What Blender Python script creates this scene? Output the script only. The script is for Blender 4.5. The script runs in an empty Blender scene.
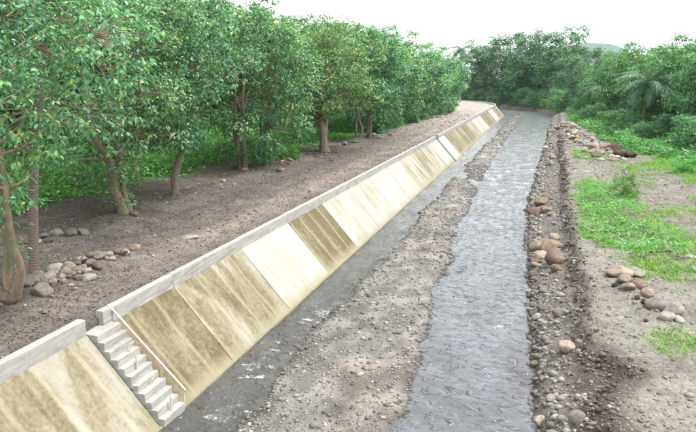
import bpy, math, random
import numpy as np

R = math.radians
scene = bpy.context.scene
COL = scene.collection
rng = np.random.default_rng(7)
random.seed(7)

# ------------------------------------------------------------------ camera, sky, sun, exposure
cam = bpy.data.cameras.new('camera')
cam.sensor_width = 36.0
cam.lens = 36.0 * 640 / 696
cam.clip_start = 0.1
cam.clip_end = 12000
camo = bpy.data.objects.new('camera', cam)
COL.objects.link(camo)
PITCH = math.atan(136 / 640)
YAW = math.atan(195 * math.cos(PITCH) / 640)
camo.location = (0, 0, 8.0)
camo.rotation_euler = (math.pi / 2 - PITCH, 0, YAW)
scene.camera = camo

SUN_EL, SUN_AZ = R(64), R(72)          # azimuth clockwise from +Y
world = bpy.data.worlds.new('World')
scene.world = world
world.use_nodes = True
wn = world.node_tree
wn.nodes.clear()
w_out = wn.nodes.new('ShaderNodeOutputWorld')
w_bg = wn.nodes.new('ShaderNodeBackground')
w_hs = wn.nodes.new('ShaderNodeHueSaturation')
w_sky = wn.nodes.new('ShaderNodeTexSky')
w_sky.sky_type = 'NISHITA'
w_sky.sun_disc = False
w_sky.sun_elevation = SUN_EL
w_sky.sun_rotation = SUN_AZ
w_sky.air_density = 1.0
w_sky.dust_density = 4.0
w_sky.ozone_density = 1.0
w_hs.inputs['Saturation'].default_value = 0.22
w_bg.inputs['Strength'].default_value = 0.15
wn.links.new(w_sky.outputs[0], w_hs.inputs['Color'])
w_mix = wn.nodes.new('ShaderNodeMix')       # even white cloud layer over the sky
w_mix.data_type = 'RGBA'
w_mix.inputs[0].default_value = 0.45
w_mix.inputs[7].default_value = (7.4, 7.7, 8.0, 1)
wn.links.new(w_hs.outputs[0], w_mix.inputs[6])
wn.links.new(w_mix.outputs[2], w_bg.inputs[0])
wn.links.new(w_bg.outputs[0], w_out.inputs[0])

sun = bpy.data.lights.new('sun', 'SUN')
sun.energy = 1.5
sun.angle = R(11)
sun.color = (1.0, 0.975, 0.93)
suno = bpy.data.objects.new('sun', sun)
COL.objects.link(suno)
suno.rotation_euler = (math.pi / 2 - SUN_EL, 0, -SUN_AZ + math.pi)
suno.location = (30, 20, 40)

scene.view_settings.view_transform = 'Standard'
scene.view_settings.look = 'None'
scene.view_settings.gamma = 1.0
scene.view_settings.use_curve_mapping = False
scene.view_settings.exposure = 1.5
scene.render.engine = 'CYCLES'
scene.cycles.max_bounces = 6
scene.cycles.diffuse_bounces = 2
scene.cycles.glossy_bounces = 3
scene.cycles.transmission_bounces = 3
scene.cycles.volume_bounces = 0
scene.cycles.use_denoising = True


# ------------------------------------------------------------------ helpers
def tag(o, label=None, cat=None, group=None, kind=None):
    if label: o['label'] = label
    if cat: o['category'] = cat
    if group: o['group'] = group
    if kind: o['kind'] = kind
    return o


def empty(name, loc=(0, 0, 0), rz=0.0, scale=1.0):
    o = bpy.data.objects.new(name, None)
    o.location = loc
    o.rotation_euler = (0, 0, rz)
    o.scale = (scale, scale, scale) if not hasattr(scale, '__len__') else scale
    o.empty_display_size = 0.2
    COL.objects.link(o)
    return o


def link(name, me, parent=None, loc=(0, 0, 0), rot=(0, 0, 0), scale=(1, 1, 1)):
    o = bpy.data.objects.new(name, me)
    o.location = loc
    o.rotation_euler = rot
    o.scale = scale
    o.parent = parent
    COL.objects.link(o)
    return o


def npmesh(name, V, F, mat=None, smooth=False, attrs=None, cols=None):
    """V (n,3), F (m,k) one polygon size; attrs: per-vertex floats; cols: per-vertex rgb"""
    V = np.asarray(V, np.float32)
    F = np.asarray(F, np.int32)
    me = bpy.data.meshes.new(name)
    me.vertices.add(len(V))
    me.vertices.foreach_set('co', V.ravel())
    m, k = F.shape
    me.loops.add(m * k)
    me.loops.foreach_set('vertex_index', F.ravel())
    me.polygons.add(m)
    me.polygons.foreach_set('loop_start', np.arange(0, m * k, k, dtype=np.int32))
    me.polygons.foreach_set('use_smooth', np.full(m, smooth))
    for an, a in (attrs or {}).items():
        at = me.attributes.new(an, 'FLOAT', 'POINT')
        at.data.foreach_set('value', np.asarray(a, np.float32))
    for an, a in (cols or {}).items():
        at = me.attributes.new(an, 'FLOAT_COLOR', 'POINT')
        c = np.ones((len(V), 4), np.float32)
        c[:, :3] = a
        at.data.foreach_set('color', c.ravel())
    me.update(calc_edges=True)
    if mat: me.materials.append(mat)
    return me


class MB:
    """collects triangles into one mesh"""
    def __init__(s):
        s.V, s.F, s.A, s.n = [], [], [], 0

    def add(s, V, F, a=0.5):
        V = np.asarray(V, float)
        F = np.asarray(F, int)
        if F.shape[1] == 4:
            F = np.concatenate([F[:, [0, 1, 2]], F[:, [0, 2, 3]]])
        s.V.append(V)
        s.F.append(F + s.n)
        s.A.append(np.broadcast_to(np.asarray(a, float), (len(V),)))
        s.n += len(V)
        return s

    def tube(s, P, rad, k=6, cap=True, a=0.5):
        P = np.asarray(P, float)
        rad = np.broadcast_to(np.asarray(rad, float), (len(P),))
        T = np.gradient(P, axis=0)
        T /= np.linalg.norm(T, axis=1)[:, None] + 1e-9
        ref = np.array([0.0, 0, 1]) if abs(T[:, 2]).mean() < 0.8 else np.array([1.0, 0, 0])
        U = np.cross(T, ref)
        U /= np.linalg.norm(U, axis=1)[:, None] + 1e-9
        W = np.cross(T, U)
        an = np.arange(k) * 2 * np.pi / k
        V = P[:, None] + rad[:, None, None] * (np.cos(an)[None, :, None] * U[:, None] + np.sin(an)[None, :, None] * W[:, None])
        V = V.reshape(-1, 3)
        n = len(P)
        i = np.arange(n - 1)[:, None] * k
        j = np.arange(k)[None]
        F = np.stack([i + j, i + (j + 1) % k, i + k + (j + 1) % k, i + k + j], -1).reshape(-1, 4)
        s.add(V, F, a)
        if cap:
            for e, idx in ((0, 0), (1, (n - 1) * k)):
                c = P[0] if e == 0 else P[-1]
                ring = V[idx:idx + k]
                VV = np.vstack([ring, c])
                FF = [[(q + 1) % k, q, k] if e == 0 else [q, (q + 1) % k, k] for q in range(k)]
                s.add(VV, FF, a)
        return s

    def hexa(s, c, a=0.5):
        """8 corners: bottom ring 0-3, top ring 4-7"""
        s.add(c, [[3, 2, 1, 0], [4, 5, 6, 7], [0, 1, 5, 4], [1, 2, 6, 5], [2, 3, 7, 6], [3, 0, 4, 7]], a)
        return s

    def box(s, x0, x1, y0, y1, z0, z1, a=0.5):
        return s.hexa([(x0, y0, z0), (x1, y0, z0), (x1, y1, z0), (x0, y1, z0),
                       (x0, y0, z1), (x1, y0, z1), (x1, y1, z1), (x0, y1, z1)], a)

    def mesh(s, name, mat, smooth=False):
        return npmesh(name, np.concatenate(s.V), np.concatenate(s.F), mat, smooth, {'var': np.concatenate(s.A)})


def bevelled(o, w=0.015, seg=2):
    b = o.modifiers.new('bevel', 'BEVEL')
    b.width = w
    b.segments = seg
    b.limit_method = 'ANGLE'
    return o


def _hash(i, j, seed):
    i = i.astype(np.int64)
    j = j.astype(np.int64)
    h = (i * 374761393 + j * 668265263 + seed * 1442695041) & 0xFFFFFFFF
    h = ((h ^ (h >> 13)) * 1274126177) & 0xFFFFFFFF
    h = h ^ (h >> 16)
    return (h & 0xFFFFFF) / float(0xFFFFFF)


def vnoise(x, y, seed=0):
    x = np.asarray(x, float)
    y = np.asarray(y, float)
    i, j = np.floor(x), np.floor(y)
    f, g = x - i, y - j
    f = f * f * (3 - 2 * f)
    g = g * g * (3 - 2 * g)
    a, b = _hash(i, j, seed), _hash(i + 1, j, seed)
    c, d = _hash(i, j + 1, seed), _hash(i + 1, j + 1, seed)
    return (a * (1 - f) + b * f) * (1 - g) + (c * (1 - f) + d * f) * g


def fbm(x, y, oct=4, seed=0):
    s, a, t = 0, 0.5, 0
    for k in range(oct):
        s = s + a * vnoise(np.asarray(x) * 2 ** k + 17.3 * k, np.asarray(y) * 2 ** k + 9.1 * k, seed + k)
        t += a
        a *= 0.5
    return s / t          # 0..1


def sstep(e0, e1, x):
    t = np.clip((x - e0) / (e1 - e0), 0, 1)
    return t * t * (3 - 2 * t)


def unit(v):
    return v / (np.linalg.norm(v, axis=-1, keepdims=True) + 1e-9)


# ------------------------------------------------------------------ materials
class NT:
    def __init__(s, name):
        s.m = bpy.data.materials.new(name)
        s.m.use_nodes = True
        s.t = s.m.node_tree
        s.b = s.t.nodes['Principled BSDF']
        s.o = s.t.nodes['Material Output']

    def n(s, typ, **kw):
        nd = s.t.nodes.new(typ)
        for k, v in kw.items():
            if k.startswith('i_'):
                nd.inputs[k[2:]].default_value = v
            else:
                setattr(nd, k, v)
        return nd

    def l(s, a, b):
        s.t.links.new(a, b)
        return s

    def noise(s, scale, detail=4, rough=0.55, vec=None, dist=0.0):
        nd = s.n('ShaderNodeTexNoise')
        nd.inputs['Scale'].default_value = scale
        nd.inputs['Detail'].default_value = detail
        nd.inputs['Roughness'].default_value = rough
        nd.inputs['Distortion'].default_value = dist
        if vec is not None: s.l(vec, nd.inputs['Vector'])
        return nd.outputs['Fac']

    def ramp(s, fac, stops):
        nd = s.n('ShaderNodeValToRGB')
        e = nd.color_ramp.elements
        while len(e) < len(stops): e.new(0.5)
        for k, (p, c) in enumerate(stops):
            e[k].position = p
            e[k].color = tuple(c) + (1,) if len(c) == 3 else c
        s.l(fac, nd.inputs['Fac'])
        return nd.outputs['Color']

    def mix(s, fac, a, b, mode='MIX'):
        nd = s.n('ShaderNodeMix', data_type='RGBA', blend_type=mode)
        for sock, v in ((nd.inputs[0], fac), (nd.inputs[6], a), (nd.inputs[7], b)):
            if isinstance(v, (int, float)): sock.default_value = v
            elif isinstance(v, (tuple, list)): sock.default_value = tuple(v) + (1,)
            else: s.l(v, sock)
        return nd.outputs[2]

    def math(s, op, a, b=0.0, c=0.0, clamp=False):
        nd = s.n('ShaderNodeMath', operation=op, use_clamp=clamp)
        for k, v in enumerate((a, b, c)):
            if isinstance(v, (int, float)): nd.inputs[k].default_value = v
            else: s.l(v, nd.inputs[k])
        return nd.outputs[0]

    def attr(s, name, typ='GEOMETRY'):
        return s.n('ShaderNodeAttribute', attribute_name=name, attribute_type=typ)

    def pos(s):
        return s.n('ShaderNodeNewGeometry').outputs['Position']

    def mapped(s, vec, scale=(1, 1, 1), rot=(0, 0, 0)):
        nd = s.n('ShaderNodeMapping')
        nd.inputs['Scale'].default_value = scale
        nd.inputs['Rotation'].default_value = rot
        s.l(vec, nd.inputs['Vector'])
        return nd.outputs[0]

    def bump(s, h, strength=0.5, dist=0.05, prev=None):
        nd = s.n('ShaderNodeBump')
        nd.inputs['Strength'].default_value = strength
        nd.inputs['Distance'].default_value = dist
        s.l(h, nd.inputs['Height'])
        if prev is not None: s.l(prev, nd.inputs['Normal'])
        return nd.outputs[0]

    def done(s, color=None, rough=0.8, normal=None, spec=0.3):
        if color is not None:
            if isinstance(color, tuple): s.b.inputs['Base Color'].default_value = color + (1,)
            else: s.l(color, s.b.inputs['Base Color'])
        if isinstance(rough, (int, float)): s.b.inputs['Roughness'].default_value = rough
        else: s.l(rough, s.b.inputs['Roughness'])
        s.b.inputs['Specular IOR Level'].default_value = spec
        if normal is not None: s.l(normal, s.b.inputs['Normal'])
        return s.m


def leaf_mat(name, dark, mid, light, trans=0.42, rough=0.42, spec=0.5):
    t = NT(name)
    v = t.attr('var').outputs['Fac']
    oi = t.n('ShaderNodeObjectInfo')
    c = t.ramp(v, [(0.0, dark), (0.55, mid), (0.93, light), (1.0, tuple(min(1, q * k) for q, k in zip(light, (1.8, 1.25, 0.8))))])
    hs = t.n('ShaderNodeHueSaturation')
    t.l(c, hs.inputs['Color'])
    hs.inputs['Saturation'].default_value = 0.97
    t.l(t.math('MULTIPLY_ADD', oi.outputs['Random'], 0.035, 0.488), hs.inputs['Hue'])
    t.l(t.math('MULTIPLY_ADD', oi.outputs['Random'], 0.36, 0.86), hs.inputs['Value'])
    t.done(hs.outputs[0], rough, None, spec)
    tr = t.n('ShaderNodeBsdfTranslucent')
    tc = t.mix(1.0, hs.outputs[0], (1.35, 1.5, 0.65), 'MULTIPLY')
    t.l(tc, tr.inputs['Color'])
    mx = t.n('ShaderNodeMixShader')
    mx.inputs[0].default_value = trans
    t.l(t.b.outputs[0], mx.inputs[1])
    t.l(tr.outputs[0], mx.inputs[2])
    t.l(mx.outputs[0], t.o.inputs['Surface'])
    return t.m


M = {}
M['leaf'] = leaf_mat('broad leaf', (0.024, 0.100, 0.040), (0.088, 0.245, 0.092), (0.240, 0.430, 0.190), 0.30, 0.38, 0.6)
M['leaf_b'] = leaf_mat('bluish broad leaf', (0.022, 0.092, 0.046), (0.078, 0.226, 0.106), (0.215, 0.400, 0.200), 0.30, 0.38, 0.6)
M['leaf_y'] = leaf_mat('yellowish broad leaf', (0.045, 0.138, 0.044), (0.115, 0.262, 0.082), (0.270, 0.440, 0.155), 0.32, 0.38, 0.6)
M['leaf_far'] = leaf_mat('distant leaf', (0.028, 0.104, 0.046), (0.070, 0.205, 0.076), (0.185, 0.360, 0.125), 0.40)
M['leaf_dark'] = leaf_mat('bamboo leaf', (0.020, 0.074, 0.046), (0.048, 0.138, 0.070), (0.150, 0.285, 0.115), 0.36)
M['leaf_low'] = leaf_mat('undergrowth leaf', (0.055, 0.175, 0.035), (0.105, 0.300, 0.055), (0.200, 0.420, 0.090), 0.42)
M['vine'] = leaf_mat('vine leaf', (0.040, 0.135, 0.040), (0.080, 0.230, 0.060), (0.170, 0.360, 0.095), 0.4)
M['grass'] = leaf_mat('grass blade', (0.085, 0.190, 0.030), (0.150, 0.290, 0.050), (0.260, 0.370, 0.090), 0.35, 0.6, 0.3)
M['frond'] = leaf_mat('palm frond', (0.032, 0.090, 0.048), (0.055, 0.135, 0.066), (0.110, 0.190, 0.090), 0.25)


def bark_mat(name, a, b, ring=False):
    t = NT(name)
    co = t.n('ShaderNodeTexCoord').outputs['Object']
    if ring:
        n1 = t.noise(5, 3, 0.5, co)
        wv = t.n('ShaderNodeTexWave', wave_type='BANDS', bands_direction='Z')
        wv.inputs['Scale'].default_value = 3.8
        wv.inputs['Distortion'].default_value = 1.2
        t.l(co, wv.inputs['Vector'])
        c = t.mix(t.math('MULTIPLY', wv.outputs['Fac'], 0.6), a, b)
        c = t.mix(t.math('MULTIPLY', n1, 0.5), c, (0.10, 0.085, 0.07))
        return t.done(c, 0.85, t.bump(wv.outputs['Fac'], 0.3, 0.02))
    n1 = t.noise(7, 5, 0.65, t.mapped(co, (1, 1, 0.25)))
    n2 = t.noise(1.6, 3, 0.5, co)
    c = t.mix(t.ramp(n1, [(0.3, (0, 0, 0)), (0.7, (1, 1, 1))]), a, b)
    c = t.mix(t.ramp(n2, [(0.45, (0, 0, 0)), (0.62, (0.7,) * 3)]), c, (0.16, 0.17, 0.10))
    return t.done(c, 0.88, t.bump(n1, 0.7, 0.03))


M['bark'] = bark_mat('tree bark', (0.115, 0.085, 0.062), (0.27, 0.21, 0.155))
M['bark_pale'] = bark_mat('pale bark', (0.17, 0.122, 0.082), (0.36, 0.275, 0.19))
M['bark_dark'] = bark_mat('distant bark', (0.035, 0.030, 0.022), (0.085, 0.075, 0.055))
M['bark_palm'] = bark_mat('ringed palm bark', (0.215, 0.165, 0.135), (0.105, 0.078, 0.066), True)


def concrete_mat(name, stained=True):
    t = NT(name)
    p = t.pos()
    n_big = t.noise(0.5, 4, 0.6, p)
    n_fine = t.noise(9, 5, 0.65, p)
    base = t.mix(n_big, (0.268, 0.264, 0.243), (0.375, 0.370, 0.346))
    base = t.mix(t.math('MULTIPLY', n_fine, 0.25), base, (0.24, 0.23, 0.19))
    if stained:
        st = t.attr('stain', 'OBJECT').outputs['Fac']
        # runs down the slope: stretched along X/Z, narrow along Y
        run = t.noise(1.0, 5, 0.62, t.mapped(p, (0.30, 1.3, 0.30)))
        blot = t.math('MULTIPLY_ADD', t.noise(0.75, 7, 0.64, t.mapped(p, (0.45, 1.0, 0.45)), 0.9), 1.7, -0.35)
        k = t.math('ADD', t.math('MULTIPLY', run, 0.60), t.math('MULTIPLY', blot, 0.62))
        k = t.math('ADD', k, t.math('MULTIPLY_ADD', st, 0.70, -0.60))
        y_amt = t.ramp(k, [(0.16, (0, 0, 0)), (0.60, (1, 1, 1))])
        base = t.mix(t.math('MULTIPLY', y_amt, 0.92), base, (0.212, 0.188, 0.115))
        b_amt = t.ramp(t.math('ADD', k, t.math('MULTIPLY_ADD', n_fine, 0.55, -0.27)), [(0.48, (0, 0, 0)), (0.80, (1, 1, 1))])
        base = t.mix(t.math('MULTIPLY', b_amt, 0.92), base, (0.088, 0.068, 0.030))
        # thin construction lines down the slope
        wv = t.n('ShaderNodeTexWave', wave_type='BANDS', bands_direction='Y')
        wv.inputs['Scale'].default_value = 0.28
        wv.inputs['Distortion'].default_value = 1.4
        wv.inputs['Detail'].default_value = 2
        t.l(p, wv.inputs['Vector'])
        ln = t.ramp(wv.outputs['Fac'], [(0.0, (0.28,) * 3), (0.07, (0, 0, 0))])
        base = t.mix(ln, base, (0.40, 0.36, 0.25))
        # waterline tide mark
        z = t.n('ShaderNodeSeparateXYZ')
        t.l(p, z.inputs[0])
        zz = t.math('ADD', z.outputs['Z'], t.math('MULTIPLY_ADD', n_big, 0.5, -0.25))
        tide = t.ramp(zz, [(0.02, (0.9,) * 3), (0.34, (0, 0, 0))])
        base = t.mix(tide, base, (0.22, 0.20, 0.13))
    else:
        g = t.noise(1.7, 5, 0.66, t.mapped(p, (1, 1, 2.5)))
        base = t.mix(t.ramp(g, [(0.42, (0, 0, 0)), (0.72, (0.7,) * 3)]), base, (0.19, 0.183, 0.162))
    spots = t.math('ADD', t.math('MULTIPLY', t.noise(14, 4, 0.6, p), 0.75), t.math('MULTIPLY', t.noise(0.8, 3, 0.5, p), 0.4))
    base = t.mix(t.ramp(spots, [(0.64, (0, 0, 0)), (0.74, (0.55,) * 3)]), base, (0.2, 0.18, 0.13))
    nr = t.bump(n_fine, 0.25, 0.02)
    nr = t.bump(n_big, 0.3, 0.08, nr)
    return t.done(base, 0.85, nr, 0.25)


M['concrete'] = concrete_mat('stained concrete')
M['parapet'] = concrete_mat('weathered parapet concrete', False)

t = NT('rail steel')
M['steel'] = t.done(t.mix(t.noise(8), (0.55, 0.52, 0.46), (0.38, 0.29, 0.20)), 0.5, None, 0.5)

t = NT('ground soil')
p = t.pos()
soil = t.attr('soil').outputs['Color']
n1 = t.noise(0.9, 6, 0.65, p)
n2 = t.noise(7, 5, 0.7, p)
n3 = t.noise(38, 3, 0.6, p)
vo = t.n('ShaderNodeTexVoronoi')
vo.inputs['Scale'].default_value = 16
t.l(p, vo.inputs['Vector'])
c = t.mix(1.0, soil, t.ramp(n1, [(0.25, (0.62, 0.60, 0.60)), (0.75, (1.30, 1.30, 1.28))]), 'MULTIPLY')
c = t.mix(1.0, c, t.ramp(n2, [(0.28, (0.58, 0.57, 0.57)), (0.72, (1.36, 1.36, 1.34))]), 'MULTIPLY')
c = t.mix(1.0, c, t.ramp(n3, [(0.3, (0.72,) * 3), (0.7, (1.25,) * 3)]), 'MULTIPLY')
sp = t.math('MULTIPLY', t.ramp(vo.outputs['Distance'], [(0.16, (1, 1, 1)), (0.26, (0, 0, 0))]), t.ramp(vo.outputs['Color'], [(0.62, (0, 0, 0)), (0.66, (1, 1, 1))]))
c = t.mix(t.math('MULTIPLY', sp, 0.65), c, t.ramp(t.noise(5, 1, 0.5, p), [(0.35, (0.16, 0.10, 0.07)), (0.6, (0.46, 0.42, 0.36))]))
nr = t.bump(n2, 0.9, 0.10)
nr = t.bump(n3, 0.7, 0.03, nr)
M['ground'] = t.done(c, 0.92, nr, 0.15)

t = NT('wet gravel')
p = t.pos()
vo = t.n('ShaderNodeTexVoronoi')
vo.inputs['Scale'].default_value = 14
t.l(p, vo.inputs['Vector'])
vo2 = t.n('ShaderNodeTexVoronoi')
vo2.inputs['Scale'].default_value = 36
t.l(p, vo2.inputs['Vector'])
soil = t.attr('soil').outputs['Color']
st = t.ramp(vo2.outputs['Color'], [(0.1, (0.70, 0.69, 0.68)), (0.5, (0.98, 0.96, 0.94)), (0.9, (1.36, 1.33, 1.28))])
c = t.mix(1.0, soil, st, 'MULTIPLY')
c = t.mix(1.0, c, t.ramp(t.noise(0.8, 5, 0.65, p), [(0.3, (0.66,) * 3), (0.7, (1.3,) * 3)]), 'MULTIPLY')
nr = t.bump(vo.outputs['Distance'], 0.4, 0.03)
nr = t.bump(vo2.outputs['Distance'], 0.5, 0.018, nr)
M['gravel'] = t.done(c, t.ramp(t.noise(0.7, 3, 0.5, p), [(0.38, (0.35,) * 3), (0.6, (0.85,) * 3)]), nr, 0.35)

t = NT('stone')
co = t.n('ShaderNodeTexCoord').outputs['Object']
oi = t.n('ShaderNodeObjectInfo')
tint = t.attr('tint', 'OBJECT').outputs['Color']
n1 = t.noise(2.2, 5, 0.62, co)
n2 = t.noise(16, 4, 0.6, co)
c = t.mix(1.0, tint, t.ramp(n1, [(0.3, (0.62, 0.60, 0.58)), (0.7, (1.3, 1.28, 1.25))]), 'MULTIPLY')
c = t.mix(1.0, c, t.ramp(n2, [(0.3, (0.75,) * 3), (0.7, (1.2,) * 3)]), 'MULTIPLY')
n3 = t.noise(5, 6, 0.7, co)
c = t.mix(t.ramp(n3, [(0.55, (0, 0, 0)), (0.7, (0.5,) * 3)]), c, (0.09, 0.08, 0.065))
M['stone'] = t.done(c, 0.85, t.bump(n2, 0.5, 0.05, t.bump(n3, 0.5, 0.1)), 0.25)

t = NT('pebbles')
v = t.attr('var').outputs['Fac']
c = t.ramp(v, [(0.0, (0.055, 0.046, 0.041)), (0.35, (0.118, 0.108, 0.096)), (0.6, (0.190, 0.174, 0.152)), (0.85, (0.28, 0.257, 0.225)), (1.0, (0.38, 0.365, 0.33))])
M['pebble'] = t.done(c, 0.7, None, 0.35)

t = NT('soil clod')
c = t.ramp(t.attr('var').outputs['Fac'], [(0.0, (0.045, 0.037, 0.031)), (0.5, (0.105, 0.088, 0.074)), (1.0, (0.21, 0.18, 0.15))])
M['clod'] = t.done(c, 0.95, t.bump(t.noise(18, 4, 0.7, t.pos()), 0.8, 0.05), 0.1)

t = NT('litter')
v = t.attr('var').outputs['Fac']
c = t.ramp(v, [(0.0, (0.045, 0.033, 0.026)), (0.5, (0.115, 0.083, 0.060)), (0.85, (0.20, 0.158, 0.12)), (1.0, (0.36, 0.33, 0.28))])
M['litter'] = t.done(c, 0.85, None, 0.2)

t = NT('river water')
p = t.pos()
w1 = t.noise(1.9, 4, 0.6, t.mapped(p, (1.0, 1.25, 1), (0, 0, 0.35)), 0.3)
w2 = t.noise(6.0, 3, 0.55, t.mapped(p, (1.0, 1.5, 1), (0, 0, 0.35)), 0.2)
w3 = t.noise(0.7, 5, 0.6, t.mapped(p, (1.2, 0.45, 1)), 0.6)
rf = t.attr('riffle').outputs['Fac']
nr = t.bump(w1, 0.8, 0.07)
wl = t.ramp(t.noise(3.0, 2, 0.5, t.mapped(p, (1.0, 1.6, 1), (0, 0, 0.4)), 0.5), [(0.54, (0, 0, 0)), (0.72, (1, 1, 1))])
nr = t.bump(wl, 0.9, 0.050, nr)
fo = t.math('MULTIPLY', t.math('ADD', w1, t.math('MULTIPLY', t.noise(11, 5, 0.75, t.mapped(p, (1.5, 0.8, 1)), 0.5), 0.8)), rf)
foam = t.ramp(fo, [(0.83, (0, 0, 0)), (1.0, (1, 1, 1))])
bed = t.attr('soil').outputs['Color']  # water colour per vertex, sky sheen painted in far upstream
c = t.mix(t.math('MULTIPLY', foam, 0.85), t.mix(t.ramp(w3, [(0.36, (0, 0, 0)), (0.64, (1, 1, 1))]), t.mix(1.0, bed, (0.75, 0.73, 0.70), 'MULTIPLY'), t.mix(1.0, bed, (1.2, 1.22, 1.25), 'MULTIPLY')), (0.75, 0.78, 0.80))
t.b.inputs['IOR'].default_value = 1.38
M['water'] = t.done(c, t.math('MULTIPLY_ADD', foam, 0.5, 0.025), nr, 0.5)

t = NT('hill forest')
M['hill'] = t.done(t.mix(t.noise(0.02, 5, 0.6, t.pos()), (0.03, 0.07, 0.04), (0.06, 0.11, 0.06)), 0.95, None, 0.1)

# ------------------------------------------------------------------ terrain shape
CREST_X, CREST_Z, TOE_X = -9.95, 2.10, -8.10
BEND_Y, BEND_R = 150.0, 60.0
BEND_CX = CREST_X - BEND_R


def river_coords(x, y):
    """lateral position and distance along the river, which bends to the left far upstream"""
    x = np.asarray(x, float)
    y = np.asarray(y, float)
    dx, dy = x - BEND_CX, y - BEND_Y
    r = np.hypot(dx, dy)
    phi = np.arctan2(dy, dx)
    arc = (y > BEND_Y) & (dx > 0)
    strt = (y > BEND_Y) & (dx <= 0)
    X = np.where(arc, CREST_X + r - BEND_R, np.where(strt, CREST_X + dy - BEND_R, x))
    v = np.where(arc, BEND_Y + BEND_R * phi, np.where(strt, BEND_Y + BEND_R * np.pi / 2 - dx, y))
    return X, v


def from_river(X, v):
    X = np.asarray(X, float)
    v = np.asarray(v, float)
    phi = np.clip((v - BEND_Y) / BEND_R, 0, np.pi / 2)
    r = X - CREST_X + BEND_R
    over = np.maximum(v - BEND_Y - BEND_R * np.pi / 2, 0)
    x = np.where(v <= BEND_Y, X, BEND_CX + r * np.cos(phi) - over)
    y = np.where(v <= BEND_Y, v, BEND_Y + r * np.sin(phi))
    return x, y


def water_right(v):
    b = np.interp(v, [0, 14, 19, 24, 32, 41, 55, 78, 110, 173, 400], [0.8, 0.44, 0.25, 0.02, -0.30, -0.48, -0.1, 0.71, 1.4, 2.9, 4.0])
    return b + 0.55 * (fbm(v * 0.45, v * 0 + 3.3, 3, 5) - 0.5)


def scarp_x(v):
    b = np.interp(v, [0, 12.5, 15.3, 20.5, 27, 38.6, 67, 105, 180, 400], [2.2, 1.85, 1.65, 1.68, 1.67, 1.8, 2.3, 2.9, 5.0, 6.5])
    return b + 0.6 * (fbm(v * 0.5, v * 0 + 8.1, 4, 11) - 0.5) + 0.75 * np.exp(-((v - 15.6) / 1.0) ** 2) - 0.25 * np.exp(-((v - 13.3) / 0.8) ** 2)


def bar_left(v):
    b = np.interp(v, [0, 12.7, 17.2, 25.5, 38, 52, 75, 155, 200], [-6.2, -6.3, -6.6, -6.6, -6.6, -6.75, -6.5, -5.75, -5.5])
    return b + 0.8 * (fbm(v * 0.5, v * 0 + 1.1, 4, 21) - 0.5)


def bar_right(v):
    b = np.interp(v, [0, 13.2, 16.5, 23.7, 31.8, 47.4, 60, 76, 143, 200], [-2.4, -2.79, -2.96, -3.34, -3.8, -4.33, -4.4, -4.3, -4.23, -4.6])
    return b + 0.6 * (fbm(v * 0.5, v * 0 + 5.7, 4, 31) - 0.5)


def mound(x, y, x0, y0, x1, y1, w, h):
    d = np.array([x1 - x0, y1 - y0], float)
    L = np.hypot(*d)
    u = d / L
    s = np.clip((x - x0) * u[0] + (y - y0) * u[1], 0, L)
    q = np.hypot(x - x0 - s * u[0], y - y0 - s * u[1])
    return h * (1 - sstep(0.0, w, q))


def ground_z(x, y):
    x = np.asarray(x, float)
    y = np.asarray(y, float)
    X, v = river_coords(x, y)
    n_lo = fbm(x * 0.16, y * 0.16, 3, 41) - 0.5
    n_hi = fbm(x * 1.1, y * 1.1, 4, 51) - 0.5
    n_fi = fbm(x * 4.0, y * 4.0, 3, 61) - 0.5
    # left bank, with two shallow wheel ruts along the wall
    left = 2.30 + 0.24 * n_hi * sstep(-10.2, -11.0, X) + 0.5 * n_lo * sstep(-12, -17, X) + 0.11 * n_fi
    left = left - 0.07 * np.exp(-((X + 14.9) / 0.35) ** 2) - 0.06 * np.exp(-((X + 13.2) / 0.3) ** 2)
    left = left + np.clip((-X - 22) * 0.03, 0, 4)
    left = left + mound(x, y, -13.1, 13.0, -13.4, 17.2, 1.0, 0.22) + mound(x, y, -16.5, 21.5, -16.8, 24.5, 1.3, 0.22)
    left = left + mound(x, y, -17.2, 30.0, -17.0, 46.0, 1.2, 0.14) + mound(x, y, -16.9, 58.0, -16.6, 64.0, 1.5, 0.25)
    bed = -0.45 + 0.12 * n_hi
    xr, sc = water_right(v), scarp_x(v)
    u = X - xr
    wid = np.maximum(sc - 0.35 - xr, 0.3)
    shore = np.where(u < 0, np.maximum(u * 0.5, -0.45), 0.84 * np.clip(u / wid, 0, 1.2) ** 0.7) + 0.16 * n_hi * sstep(-0.2, 0.4, u) + 0.06 * n_fi
    top = 1.18 + 0.16 * n_hi + 0.3 * n_lo * sstep(0, 5, X - sc) + 0.09 * n_fi * (0.35 + sstep(1.2, 2.4, X - sc))
    top = top + np.clip((X - 9) * 0.06, 0, 3.0)
    top = top + mound(x, y, 3.0, 22.8, 3.7, 18.9, 0.9, 0.16) + mound(x, y, 6.0, 62, 3.8, 100, 1.5, 0.45)
    n_cl = fbm(x * 2.6, y * 2.6, 4, 57) - 0.5
    f = sstep(-0.36, 0.20, X - sc + 0.45 * n_hi + 0.9 * n_cl)
    right = shore * (1 - f) + top * f + 0.22 * n_cl * np.exp(-((X - sc + 0.1) / 0.55) ** 2)
    step = np.where(v > BEND_Y - 3, 1.3, 0.0)
    z = np.where(X < -10.08 - step, left, np.where(X < -7.9, -0.7, np.maximum(np.where(X < xr - 1.2, bed, right), -0.6)))
    far = sstep(230, 330, np.hypot(x, y))
    z = z * (1 - far) + far * np.where(X < xr, np.maximum(z, 2.0), np.maximum(z, 2.0))
    return z


def gz(x, y):
    return float(ground_z(np.array([x]), np.array([y]))[0])


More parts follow.
